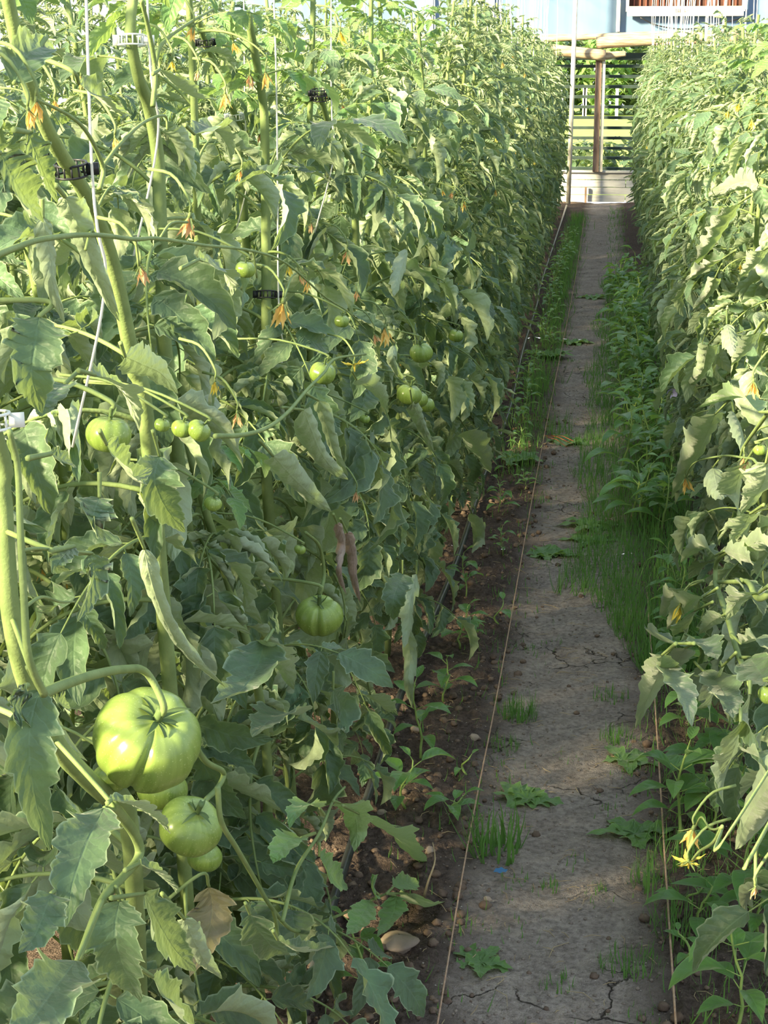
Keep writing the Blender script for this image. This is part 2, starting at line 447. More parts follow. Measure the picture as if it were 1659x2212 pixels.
def truss(r, plant, base, az, L, kinds, off=Vector((0, 0, 0))):
    """flower truss: arched stalk with hanging flowers as its sub-parts (positions local to the plant)"""
    d = Vector((math.cos(az), math.sin(az), .35))
    pts = march(base, d, (0, 0, 1), L, 1.1, 10)
    mb = MB(); mb.tube(pts, [.0028-.0014*i/10 for i in range(11)], 0, 5)
    ends = []
    for i, k in enumerate(kinds):
        q = pts[5+min(5, int(i*5/max(1, len(kinds)-1)))] if len(kinds) > 1 else pts[-1]
        e = q+Vector((r.uniform(-.015, .015), r.uniform(-.015, .015), -.012-r.random()*.01))
        mb.tube([q, q.lerp(e, .5)+Vector((0, 0, .006)), e], .0011, 0, 4); ends.append((e, k))
    t = mb.obj('flower_truss', [STEM], plant)
    for i, (e, k) in enumerate(ends):
        add_flower(t, e, r.uniform(.022, .03), k, Vector((0, 0, 0)), r.randrange(9), (r.uniform(-.4, .4), r.uniform(-.4, .4)))
    return t

def near_plant(label, loc, h=1.9, lean=(0, -.25), seed=0, path=None, rad=.0085, reach=1.0, step=.058, z0=.14, group=None, clear=True, trusses=2, xlim=None):
    r = random.Random(seed); loc = Vector(loc)
    pl = thing('tomato_plant', label, 'tomato plant', loc, 0, group)
    pts = [p-loc for p in path] if path else stem_path(r, loc, h, lean)
    h = pts[-1].z
    mb = MB(); n = len(pts); mb.tube(pts, [rad*(1.15-.5*i/n) for i in range(n)], 0, 9)
    mb.obj('stem', [STEM], pl)
    for (M, f) in leaf_spots(r, pts, h, z0, step, reach):
        young = f > .9
        k = r.randrange(len(LEAVES)); 
        arr = LEAVES[k]
        sub = arr[0][::7]
        wp = [loc+M@Vector(q) for q in sub]
        if min(p.z for p in wp) < .02:
            continue
        if xlim and any(xlim(p) for p in wp): continue
        if clear and blocked(wp): continue
        o = link('leaf', YOUNG_ME[k % 3] if young else LEAF_ME[k], pl); o.matrix_basis = M
    for i in range(trusses):
        z = h*r.uniform(.5, .93); az = r.uniform(-.9, .9)+(0 if loc.x < 0 else PI)
        b = stem_at(pts, z)
        tip = loc+b+Vector((math.cos(az)*.13, math.sin(az)*.13, 0))
        if clear and blocked([tip, loc+b.lerp(tip-loc, .5)]): continue
        truss(r, pl, b, az, r.uniform(.1, .16), [r.choice(('orange', 'orange', 'yellow', 'brown')) for _ in range(r.choice((1, 2, 3)))])
    return pl, pts

def far_proto(seed, h=1.85, reach=.76, step=.0165):
    r = random.Random(seed)
    pl = link('tomato_plant', None)
    pts = stem_path(r, None, h, (r.uniform(-.05, .05), r.uniform(-.35, 0)))
    mb = MB(); mb.tube(pts, [.009*(1.15-.5*i/17) for i in range(17)], 0, 6); mb.obj('stem', [STEM], pl)
    mb = MB()
    for (M, f) in leaf_spots(r, pts, h, .09, step, reach): mb.addarr(LEAVES_LOW[r.randrange(len(LEAVES_LOW))], M)
    mb.obj('foliage', [LEAF, STEM], pl)
    for i in range(r.choice((1, 2))):
        add_flower(pl, stem_at(pts, h*r.uniform(.55, .9))+Vector((r.uniform(.05, .2), r.uniform(-.15, .15), 0)), .03, r.choice(('orange', 'yellow')), Vector((0, 0, 0)), i)
    return pl
SKY_STRENGTH, SUN_STRENGTH, EXPOSURE = 0.78, 12.5, 1.0
SUN_DIR = (-.68, -.60, .37)
LDIR = (CAM-AX(400, 1200, -.5)).normalized()

# ------------------------------------------------------------------ the plants nearest the camera: things singled out in the photograph
HL = [      # blade path (px, py), width in px, plane x, roll, side seen, plant, stalk path (px, py), material
 ([(312,1185),(330,1265),(365,1355),(420,1430),(487,1484)], 72, -.44, 2.5, 'u', 1, [(285,1120),(312,1185)], LEAF),
 ([(655,885),(672,930),(690,975),(718,1012),(752,1036)], 78, -.43, 2.0, 'u', 3, [(610,880),(655,885)], LEAF),
 ([(688,865),(705,925),(722,985),(752,1030)], 52, -.44, 2.2, 'u', 3, [(660,850),(688,865)], LEAF),
 ([(590,985),(630,1030),(675,1075),(716,1106)], 74, -.44, 1.7, 'u', 3, [(560,950),(590,985)], LEAF),
 ([(92,470),(108,540),(118,620),(140,700)], 66, -.43, 2.0, 'u', 1, [(90,430),(92,470)], LEAF),
 ([(140,425),(175,505),(210,600),(258,695)], 96, -.43, 2.2, 'u', 1, [(120,400),(140,425)], LEAF),
 ([(60,285),(80,340),(100,390),(125,440)], 70, -.42, 1.0, 't', 1, [(30,280),(60,285)], LEAF),
 ([(0,330),(30,390),(60,440),(95,480)], 110, -.42, .9, 't', 1, [(-30,320),(0,330)], LEAF),
 ([(85,685),(78,750),(72,820),(92,892)], 128, -.44, .8, 't', 0, [(100,650),(85,685)], LEAF),
 ([(85,1490),(66,1590),(76,1710),(108,1838)], 118, -.44, .7, 't', 0, [(60,1440),(85,1490)], LEAF),
 ([(20,1510),(50,1530),(70,1545)], 90, -.45, .5, 't', 0, [(60,1480),(20,1510)], LEAF),
 ([(110,1500),(135,1515),(152,1528)], 60, -.45, .5, 't', 0, [(80,1480),(110,1500)], LEAF),
 ([(225,1745),(190,1815),(160,1900),(140,2005)], 130, -.43, .7, 't', 0, [(240,1735),(225,1745)], LEAF),
 ([(240,1728),(290,1738),(335,1765),(368,1802)], 62, -.42, .9, 't', 0, [(232,1735),(240,1728)], LEAF),
 ([(165,2075),(120,2130),(70,2200),(30,2270)], 150, -.42, .6, 't', 0, [(220,1945),(165,2075)], LEAF),
 ([(312,1930),(340,1985),(380,2050),(425,2098)], 84, -.42, .8, 't', 0, [(240,1940),(312,1930)], LEAF),
 ([(300,1865),(335,1880),(365,1905),(382,1930)], 50, -.42, .9, 't', 0, [(270,1880),(300,1865)], LEAF),
 ([(398,1985),(420,2030),(445,2075),(480,2115)], 62, -.42, 1.5, 'u', 0, [(350,1930),(398,1985)], LEAF),
 ([(452,1915),(458,1970),(440,2040),(410,2110)], 92, -.46, .5, 't', 0, [(430,1890),(452,1915)], DRY),
 ([(570,1385),(555,1440),(520,1490),(455,1520)], 120, -.45, .6, 't', 2, [(590,1360),(570,1385)], LEAF),
 ([(575,1385),(598,1420),(615,1450),(635,1490)], 74, -.44, .8, 't', 2, [(590,1360),(575,1385)], LEAF),
 ([(645,1545),(610,1540),(575,1560),(545,1592)], 110, -.44, .5, 't', 2, [(660,1520),(645,1545)], LEAF),
 ([(640,1550),(675,1565),(710,1590),(735,1618)], 70, -.44, .8, 't', 2, [(660,1520),(640,1550)], LEAF),
 ([(345,985),(335,1040),(360,1100),(400,1150)], 90, -.47, .9, 't', 1, [(330,930),(345,985)], LEAF),
 ([(230,960),(260,1000),(290,1030),(330,1012)], 80, -.46, .9, 't', 1, [(215,930),(230,960)], LEAF),
 ([(215,1075),(205,1110),(205,1140),(230,1170)], 84, -.44, .6, 't', 1, [(215,1020),(215,1075)], LEAF),
 ([(160,1180),(140,1200),(125,1225),(150,1232)], 46, -.42, .6, 't', 0, [(110,1190),(160,1180)], LEAF),
 ([(195,1195),(205,1240),(190,1290),(165,1345)], 74, -.43, .5, 't', 0, [(120,1190),(195,1195)], LEAF),
 ([(110,980),(130,990),(150,1000),(165,1010)], 44, -.43, .7, 't', 0, [(60,990),(110,980)], LEAF),
 ([(205,810),(245,830),(280,870),(300,930)], 80, -.45, .9, 't', 1, [(170,800),(205,810)], LEAF),
 ([(140,830),(120,850),(100,880),(85,900)], 90, -.46, .8, 't', 1, [(170,800),(140,830)], LEAF),
 ([(270,770),(310,790),(350,810),(385,850)], 84, -.46, 1.2, 'u', 2, [(260,740),(270,770)], LEAF),
 ([(430,560),(470,580),(495,610),(500,640)], 60, -.46, .6, 't', 2, [(390,580),(430,560)], LEAF),
 ([(420,290),(455,280),(485,310),(500,350)], 64, -.5, .9, 't', 2, [(400,270),(420,290)], LEAF),
 ([(30,180),(60,130),(100,110),(140,130)], 100, -.47, .9, 't', 1, [(100,80),(30,180)], LEAF),
 ([(170,180),(205,210),(240,240),(285,250)], 70, -.48, 1.1, 't', 1, [(150,150),(170,180)], LEAF),
 ([(345,150),(380,190),(420,215),(470,215)], 60, -.5, 1.2, 't', 2, [(330,160),(345,150)], LEAF),
 ([(850,745),(848,780),(862,810),(885,835)], 34, -.42, 2.2, 'u', 5, [(835,715),(850,745)], LEAF),
 ([(890,870),(905,905),(920,940),(938,980)], 44, -.41, 2.0, 'u', 5, [(885,840),(890,870)], LEAF),
 ([(770,820),(800,835),(825,860),(832,885)], 48, -.43, 1.3, 'u', 5, [(760,800),(770,820)], LEAF),
 ([(1010,930),(1035,980),(1060,1020),(1100,950)][:3], 60, -.38, 1.0, 't', 5, [(990,900),(1010,930)], LEAF),
 ([(720,1490),(735,1530),(728,1580),(742,1625)], 70, -.42, .6, 't', 3, [(720,1450),(720,1490)], LEAF),
 ([(800,1500),(840,1540),(842,1450)][:2], 60, -.42, .7, 't', 3, [(790,1450),(800,1500)], LEAF),
 ([(880,1360),(884,1420),(880,1480),(890,1530)], 40, -.40, 1.6, 'u', 5, [(885,1330),(880,1360)], LEAF),
 ([(870,1240),(850,1290),(850,1340)], 60, -.41, .7, 't', 5, [(870,1210),(870,1240)], LEAF),
 ([(900,1240),(885,1300),(880,1360),(872,1400)], 46, -.40, 1.2, 'u', 5, [(900,1210),(900,1240)], LEAF),
 ([(1020,1110),(1030,1160),(1020,1195)], 40, -.37, 1.5, 'u', 5, [(1010,1090),(1020,1110)], LEAF),
 ([(780,1760),(830,1790),(880,1830),(928,1890)], 88, -.36, .5, 't', 6, [(740,1740),(780,1760)], YOUNG),
 ([(735,1735),(760,1750),(770,1790),(765,1840)], 70, -.37, .5, 't', 6, [(720,1730),(735,1735)], YOUNG),
 ([(690,1745),(665,1735),(640,1750),(625,1790)], 64, -.37, .5, 't', 6, [(700,1760),(690,1745)], YOUNG),
 ([(650,1810),(625,1810),(600,1840),(590,1865)], 64, -.37, .5, 't', 6, [(680,1800),(650,1810)], YOUNG),
 ([(690,1850),(710,1880),(730,1900),(752,1920)], 62, -.37, .5, 't', 6, [(690,1820),(690,1850)], YOUNG),
 ([(880,1930),(910,1955),(940,1980),(972,2020)], 70, -.33, .4, 't', 6, [(835,1930),(880,1930)], YOUNG),
 ([(855,1935),(850,1965),(835,1995),(815,2025)], 54, -.33, .4, 't', 6, [(835,1930),(855,1935)], YOUNG),
 ([(800,1945),(780,1975),(765,2000),(748,2020)], 54, -.34, .4, 't', 6, [(820,1935),(800,1945)], YOUNG),
 ([(850,1915),(870,1908),(890,1905),(905,1905)], 44, -.33, .5, 't', 6, [(835,1930),(850,1915)], YOUNG),
 ([(810,1925),(800,1910),(815,1890),(850,1905)][:3], 50, -.34, .5, 't', 6, [(820,1935),(810,1925)], YOUNG),
 ([(600,2030),(640,2050),(690,2045),(745,2040)], 46, -.36, 1.4, 't', 6, [(590,2010),(600,2030)], LEAF),
 ([(540,1975),(560,2010),(600,2050),(650,2060)], 76, -.40, .6, 't', 6, [(530,1950),(540,1975)], LEAF),
 ([(880,540),(860,600),(850,640)], 40, -.48, 1.5, 'u', 5, [(880,510),(880,540)], LEAF),
 ([(258,1945),(250,2010),(268,2085),(305,2165)], 118, -.425, .7, 't', 0, [(250,1915),(258,1945)], LEAF),
 ([(330,2110),(360,2150),(395,2190),(430,2240)], 90, -.42, .8, 't', 0, [(300,2090),(330,2110)], LEAF),
 ([(728,1130),(742,1175),(736,1230),(748,1285)], 40, -.43, 2.6, 'u', 3, [(720,1110),(728,1130)], WITHER),
 ([(750,1150),(762,1200),(765,1250),(778,1300)], 46, -.43, 2.4, 'u', 3, [(735,1120),(750,1150)], WITHER),
 ([(110,1930),(95,1975),(75,2020),(40,2060)], 100, -.44, .8, 't', 0, [(140,1910),(110,1930)], LEAF),
 # the row opposite
 ([(1640,1280),(1600,1290),(1580,1310),(1570,1340)], 60, .19, .8, 't', 11, [(1660,1265),(1640,1280)], LEAF),
 ([(1480,1270),(1455,1290),(1440,1310),(1425,1345)], 56, .19, 1.6, 'u', 11, [(1520,1255),(1480,1270)], LEAF),
 ([(1500,1320),(1485,1345),(1480,1370),(1495,1400)], 66, .18, .8, 't', 11, [(1540,1300),(1500,1320)], LEAF),
 ([(1560,1440),(1545,1480),(1530,1520),(1535,1560)], 70, .18, .8, 't', 11, [(1590,1410),(1560,1440)], LEAF),
 ([(1620,1500),(1610,1540),(1615,1580),(1640,1620)], 80, .18, .8, 't', 11, [(1620,1470),(1620,1500)], LEAF),
 ([(1480,1400),(1460,1430),(1450,1450),(1455,1480)], 60, .15, .8, 't', 11, [(1500,1390),(1480,1400)], LEAF),
 ([(1600,1190),(1630,1170),(1655,1180),(1680,1200)], 60, .21, 1.2, 'u', 11, [(1575,1190),(1600,1190)], LEAF),
 ([(1620,1110),(1600,1140),(1590,1165)], 66, .21, .9, 'u', 11, [(1650,1090),(1620,1110)], LEAF),
 ([(1560,1330),(1530,1345),(1510,1370)], 46, .19, .8, 't', 11, [(1570,1325),(1560,1330)], LEAF),
 ([(1600,1620),(1640,1640),(1660,1680)], 70, .18, .8, 't', 11, [(1600,1590),(1600,1620)], LEAF),
 ([(1540,1010),(1545,1050),(1560,1080)], 60, .23, 1.6, 'u', 11, [(1560,985),(1540,1010)], LEAF),
 ([(1610,1000),(1590,1040),(1585,1080),(1600,1110)], 80, .22, .9, 't', 11, [(1630,970),(1610,1000)], LEAF),
 ([(1545,895),(1520,950),(1490,1010),(1450,1078)], 84, .23, 1.9, 'u', 11, [(1580,860),(1545,895)], LEAF),
 ([(1500,930),(1475,975),(1462,1030),(1458,1090)], 60, .23, 1.9, 'u', 11, [(1540,900),(1500,930)], LEAF),
 ([(1585,890),(1595,930),(1605,985)], 46, .23, 1.5, 'u', 11, [(1580,860),(1585,890)], LEAF),
 ([(1675,1680),(1640,1715),(1608,1765),(1588,1835)], 140, .185, 2.2, 'u', 10, [(1720,1660),(1675,1685)], LEAF),
 ([(1430,1415),(1418,1460),(1395,1510),(1372,1575)], 60, .09, 1.0, 't', 11, [(1460,1390),(1430,1415)], LEAF),
 ([(1430,1425),(1450,1465),(1475,1505),(1495,1570)], 74, .10, .6, 't', 11, [(1460,1390),(1430,1425)], LEAF),
 ([(1520,1450),(1550,1480),(1570,1520),(1592,1560)], 84, .17, .6, 't', 11, [(1500,1430),(1520,1450)], LEAF),
 ([(1600,1560),(1585,1600),(1570,1640),(1560,1672)], 78, .17, .6, 't', 11, [(1600,1530),(1600,1560)], LEAF),
 ([(1460,1390),(1430,1385),(1405,1370),(1395,1355)], 60, .12, .8, 't', 11, [(1500,1390),(1460,1390)], LEAF),
 ([(1500,1380),(1530,1400),(1550,1425)], 70, .16, .8, 't', 11, [(1480,1370),(1500,1380)], LEAF),
 ([(1520,1290),(1490,1300),(1460,1330),(1440,1360)], 64, .18, 1.0, 't', 11, [(1550,1270),(1520,1290)], LEAF),
 ([(1600,1390),(1630,1380),(1655,1400),(1690,1420)], 70, .2, .8, 't', 11, [(1580,1370),(1600,1390)], LEAF),
 ([(1620,1420),(1640,1460),(1660,1480)], 90, .2, .6, 't', 11, [(1600,1420),(1620,1420)], LEAF),
 ([(1545,1200),(1515,1180),(1490,1190),(1470,1215)], 54, .2, 1.3, 'u', 11, [(1555,1195),(1545,1200)], LEAF),
 ([(1565,1190),(1600,1200),(1625,1215)], 56, .2, 1.0, 'u', 11, [(1555,1195),(1565,1190)], LEAF),
 ([(1600,1250),(1620,1290),(1650,1330)], 60, .21, .8, 't', 11, [(1610,1255),(1600,1250)], LEAF),
 ([(1595,440),(1560,500),(1525,550),(1475,598)], 66, .25, 1.9, 'u', 12, [(1625,420),(1595,440)], LEAF),
 ([(1560,560),(1530,580),(1500,600),(1470,620)], 50, .25, 2.1, 'u', 12, [(1590,540),(1560,560)], LEAF),
 ([(1545,600),(1530,630),(1510,655),(1497,668)], 40, .24, 2.1, 'u', 12, [(1560,570),(1545,600)], LEAF),
 ([(1530,745),(1520,780),(1510,815),(1478,845)], 56, .23, 1.8, 'u', 12, [(1560,710),(1530,745)], LEAF),
 ([(1570,700),(1575,740),(1590,775)], 44, .24, 1.5, 'u', 12, [(1570,670),(1570,700)], LEAF),
 ([(1630,720),(1610,760),(1580,790)], 60, .24, 1.7, 'u', 12, [(1650,690),(1630,720)], LEAF),
 ([(1640,400),(1600,395),(1560,410),(1520,430)], 50, .27, 1.2, 'u', 12, [(1680,410),(1640,400)], LEAF),
 ([(1650,540),(1630,570),(1600,600)], 60, .26, 1.7, 'u', 12, [(1680,520),(1650,540)], LEAF),
 ([(1640,890),(1600,860),(1560,860),(1510,880)], 60, .21, .9, 't', 11, [(1670,890),(1640,890)], YOUNG),
 ([(1655,1000),(1640,1050),(1600,1110),(1570,1120)][:3], 90, .2, .8, 't', 11, [(1665,960),(1655,1000)], LEAF),
]
def kbox(pts, m, dep): KEEP.append((min(p[0] for p in pts)-m, min(p[1] for p in pts)-m, max(p[0] for p in pts)+m, max(p[1] for p in pts)+m, dep+.03))
for pth, wd, X, *_ in HL:
    kbox(pth, wd*.16, (AX(*pth[len(pth)//2], X)-CAM).dot(FW))

# stems as they run through the picture: (px, py) on a plane x, then down to the ground
def stem_px(pxs, X, base, top=None):
    P = [AX(a, b, X) for a, b in pxs]
    if top: P = [Vector(top)]+P
    return P+[Vector(base)]
def hero_plant(label, pxs, X, base, top=None, **kw):
    P = stem_px(pxs, X, base, top); P.reverse()
    S = spline(P, 36)
    for i in range(1, len(S)): S[i].z = max(S[i].z, S[i-1].z+.004)
    return near_plant(label, base, path=S, **kw)
TOM = [   # centre, radius px, plane, axis (right, up, toward the camera), plant, creases, ribs, label
 ((318,1598), 121, -.455, (.27,.57,.78), 0, [(.16,.17,.085),(-.5,.05,.12),(-.95,.05,.15),(.95,.035,.2),(1.5,.05,.2),(2.6,.08,.2),(-2.2,.07,.2)], 4, 'largest ribbed green tomato'),
 ((411,1785), 71, -.45, (.30,.62,.72), 0, [(.3,.03,.3),(-1.2,.03,.3)], 5, 'smooth round green tomato below the largest one'),
 ((442,1852), 39, -.475, (.1,.9,.3), 0, [], 5, 'small tomato tucked under the round one'),
 ((237,1682), 40, -.50, (-.1,.9,.3), 0, [], 5, 'half-hidden sunlit tomato behind the largest one'),
 ((350,1705), 56, -.50, (.1,.9,.2), 0, [], 5, 'shaded tomato right under the largest one'),
 ((690,1330), 52, -.45, (.0,.80,.55), 3, [(-.1,.2,.16),(2.2,.08,.2)], 4, 'two-lobed green tomato'),
 ((235,938), 50, -.50, (.1,.95,.2), 1, [(.2,.05,.2)], 5, None),
 ((430,930), 27, -.46, (.6,.7,.3), 2, [], 7, None),
 ((393,926), 24, -.48, (.2,.9,.3), 2, [], 6, None),
 ((350,918), 18, -.48, (.2,.9,.3), 2, [], 6, None),
 ((697,806), 30, -.45, (.2,.9,.3), 3, [], 6, None),
 ((530,582), 23, -.47, (.1,.95,.2), 2, [], 6, None),
 ((738,694), 17, -.47, (.1,.95,.2), 5, [], 6, None),
 ((910,762), 26, -.42, (-.1,.9,.4), 5, [], 6, None),
 ((884,852), 28, -.42, (.2,.9,.3), 5, [], 6, None),
 ((903,862), 22, -.43, (.2,.9,.3), 5, [], 6, None),
 ((920,874), 20, -.42, (.2,.9,.3), 5, [], 6, None),
 ((985,725), 17, -.42, (.2,.9,.3), 5, [], 6, None),
 ((648,1187), 13, -.46, (.2,.9,.3), 3, [], 6, None),
 ((788,905), 12, -.44, (.2,.9,.3), 5, [], 6, None),
 ((460,1088), 20, -.48, (.2,.9,.3), 2, [], 6, None),
 ((1664,1500), 27, .205, (.0,.9,.3), 11, [], 6, None),
 ((1642,972), 15, .22, (.0,.9,.3), 11, [], 6, None),
]
for c, rp, X, *_ in TOM:
    kbox([(c[0]-rp, c[1]-rp*1.2), (c[0]+rp, c[1]+rp*.85)], rp*.1, (AX(*c, X)-CAM).dot(FW)-.02)
FLO = [  # px of the flower's top, length px, plane, kind, plant
 ((78,215),62,-.45,'orange',1),((60,235),50,-.45,'orange',1),((118,215),28,-.5,'orange',1),((248,295),34,-.5,'orange',1),((302,575),48,-.46,'brown',1),
 ((178,512),24,-.45,'brown',1),((410,465),60,-.43,'brown',2),((612,650),66,-.42,'orange',2),((486,200),40,-.52,'orange',2),((418,55),36,-.52,'orange',2),
 ((372,130),26,-.54,'yellow',2),((428,150),26,-.56,'brown',2),((735,65),34,-.5,'yellow',5),((540,160),36,-.58,'brown',2),((522,365),30,-.55,'orange',2),
 ((832,705),46,-.41,'orange',5),((765,785),40,-.42,'open',5),((465,822),34,-.46,'yellow',2),((512,890),40,-.46,'brown',2),((750,540),36,-.47,'brown',5),
 ((1000,435),26,-.45,'orange',5),((808,720),28,-.44,'brown',5),((672,480),26,-.5,'brown',3),((770,1060),28,-.42,'brown',5),
 ((1498,1788),60,.125,'orange',10),((1487,1860),44,.12,'open',10),((1632,1915),30,.15,'brown',10),((1628,822),42,.2,'orange',11),((1480,1030),40,.22,'orange',11),
 ((1470,1305),46,.17,'yellow',11),((1608,985),34,.22,'brown',11),
]
for c, l, X, k, p in FLO: kbox([(c[0]-l*.3, c[1]-l*.25), (c[0]+l*.3, c[1]+l)], 2, (AX(*c, X)-CAM).dot(FW)-.02)
CLIP = [((148,366),'black',1),((286,87),'white',2),((497,252),'white',4),((572,637),'black',3),((503,1347),'black',2),((358,92),'black',4),((652,210),'black',5),((716,172),'black',5),((8,905),'white',0)]
for c, k, p in CLIP: kbox([(c[0]-36, c[1]-14), (c[0]+36, c[1]+14)], 2, 1.9)
STEMKEEP = [((5,150,120,330),1),((120,310,215,450),1),((265,20,360,340),2),((545,600,600,880),3),((500,170,545,340),4),((715,330,770,460),5),((0,1060,36,1400),0)]
for b, p in STEMKEEP: KEEP.append((*b, 1.75 if p < 2 else 2.3))
TRU = [  # flower and fruit stalks: px path, width px (start, end), plane, plant
 ([(-30,560),(40,532),(100,515),(200,507),(290,517),(340,515),(440,530),(540,541),(620,570),(700,640),(750,672),(790,712)], (15,7), -.42, 0),
 ([(465,942),(520,940),(575,925),(620,892),(665,840),(700,805),(725,775),(790,765)], (11,7), -.42, 3),
 ([(92,1500),(130,1482),(200,1458),(265,1446),(315,1452),'T'], (25,18), -.447, 0),
 ([(400,1560),(440,1640),(482,1668),(470,1702),(445,1728),(432,1752)], (14,12), -.447, 0),
 ([(470,1700),(478,1775),(510,1830),(545,1890),(590,1965),(640,2012),(700,1990),(760,1965),(835,1930)], (13,9), -.40, 6),
 ([(590,1965),(598,2000),(600,2030)], (9,7), -.40, 6),
 ([(610,1990),(640,1880),(690,1800),(720,1730),(745,1700)], (10,6), -.38, 6),
 ([(690,1290),(700,1240),(690,1180),(660,1150)], (9,6), -.452, 3),
 ([(240,1735),(290,1800),(300,1850),(260,1900),(220,1945),(170,2070)], (26,14), -.43, 0),
 ([(20,930),(38,1010),(44,1150),(52,1300),(62,1420),(95,1500)], (13,20), -.425, 0),
 ([(44,1190),(80,1185),(120,1188),(200,1195)], (9,6), -.425, 0),
 ([(55,1310),(90,1290),(130,1300),(160,1300)], (9,5), -.425, 0),
 ([(130,120),(75,110),(35,180)][::-1], (8,6), -.5, 1),
 ([(215,408),(222,360),(190,290),(150,250),(80,215)], (12,6), -.47, 1),
 ([(222,360),(260,310),(310,265),(355,250),(362,280)], (9,6), -.47, 1),
 ([(330,230),(335,150),(320,60),(305,0)], (12,9), -.56, 2),
 ([(335,140),(350,95),(400,55),(460,20)], (10,6), -.56, 2),
 (['S',(1680,1258),(1610,1256),(1545,1258)], (17,12), .21, 11),
 ([(1545,1258),(1570,1330),(1590,1400),(1620,1480)], (13,10), .205, 11),
 ([(1545,1258),(1548,1215),(1575,1190),(1600,1185)], (11,7), .205, 11),
 (['S',(1610,1745),(1560,1785),(1535,1790),(1515,1765),(1500,1790)], (7,6), .13, 10),
 ([(1560,1785),(1540,1820),(1510,1840),(1492,1862)], (8,6), .125, 10),
 (['S',(1655,1790),(1635,1830),(1632,1880),(1632,1915)], (9,8), .155, 10),
 (['S',(1680,985),(1620,990),(1560,985),(1500,1000),(1482,1030)], (8,5), .22, 11),
 ([(1660,890),(1610,960),(1600,985)], (9,6), .22, 11),
]
for pth, wd, X, p in TRU:
    for q in pth[::1]:
        if q in ('T', 'S'): continue
        kbox([q], max(wd)*.7, (AX(*q, X)-CAM).dot(FW)-.02)

HP = {}
HP[0] = hero_plant('nearest tomato plant, bearing the largest ribbed green tomato and its cluster', [(-30,880),(4,1050),(12,1180),(24,1330),(60,1480),(130,1620),(228,1725),(285,1830)], -.50, (-.66,2.3,0), (-.56,1.15,1.86), seed=21, rad=.0098, reach=1.0, step=.04, trusses=0)
HP[1] = hero_plant('tomato plant with the black clip high on its thick stem and orange dried flowers', [(5,-60),(52,150),(112,300),(185,420),(240,560),(290,800),(330,1050)], -.54, (-.60,2.45,0), seed=22, rad=.0092, step=.034, trusses=0)
HP[2] = hero_plant('tomato plant with a white clip on its tall pale stem near the top', [(292,-40),(282,70),(300,170),(320,225),(340,330),(346,470),(352,620),(372,900)], -.60, (-.60,2.80,0), seed=23, rad=.0098, step=.034, trusses=0)
HP[3] = hero_plant('tomato plant with a straight upright stem, bearing the two-lobed green tomato', [(535,30),(565,200),(572,300),(575,640),(574,870),(580,1100)], -.60, (-.62,3.42,0), seed=24, rad=.0098, step=.034, trusses=1)
HP[4] = hero_plant('tomato plant with a white clip just above a fork, behind the straight-stemmed one', [(425,40),(470,160),(512,265),(518,350),(530,500)], -.80, (-.82,4.35,0), seed=25, rad=.0095, step=.05, trusses=1)
HP[5] = hero_plant('tomato plant bearing the cluster of green tomatoes above the bend of the hose', [(690,200),(730,340),(757,430),(770,560)], -.60, (-.60,4.35,0), seed=26, rad=.009, step=.034, trusses=1, xlim=None)
HP[6] = near_plant('low tomato plant whose bright young shoot reaches over the near end of the hose', (-.52, 2.62, 0), 1.15, (-.05, -.2), seed=27, trusses=0, step=.038, reach=.9)[0], None
HP[10] = near_plant('tomato plant with one closed and one open yellow flower by the reddish string', (.46, 2.65, 0), 1.75, (.02, -.2), seed=28, trusses=0)[0], None
HP[11] = near_plant('tomato plant with a forking pale branch opposite the two-lobed tomato', (.45, 3.25, 0), 1.8, (.02, -.2), seed=29, trusses=0, step=.034, xlim=lambda p: p.x < .15*(1.65-p.z)+.01)[0], None
HP[12] = near_plant('tomato plant with sunlit tightly curled leaves at mid height by the grass strip', (.45, 3.72, 0), 1.82, (.02, -.25), seed=30, trusses=0, step=.034, xlim=lambda p: p.x < .135*(1.65-p.z)+.01)[0], None
near_plant('tomato plant standing behind the nearest one, low leaves over the bare bed', (-.80, 2.35, 0), 1.8, (0, -.3), seed=31, trusses=1, step=.034)
near_plant('tomato plant between the white-clipped one and the straight-stemmed one', (-.66, 3.10, 0), 1.85, (-.03, -.3), seed=32, trusses=1, step=.034, xlim=lambda p: p.x > -.303*(1.65-p.z)+.01)
near_plant('tomato plant filling the gap behind the black-clipped stem', (-.90, 2.85, 0), 1.85, (-.03, -.3), seed=33, trusses=1, step=.034)

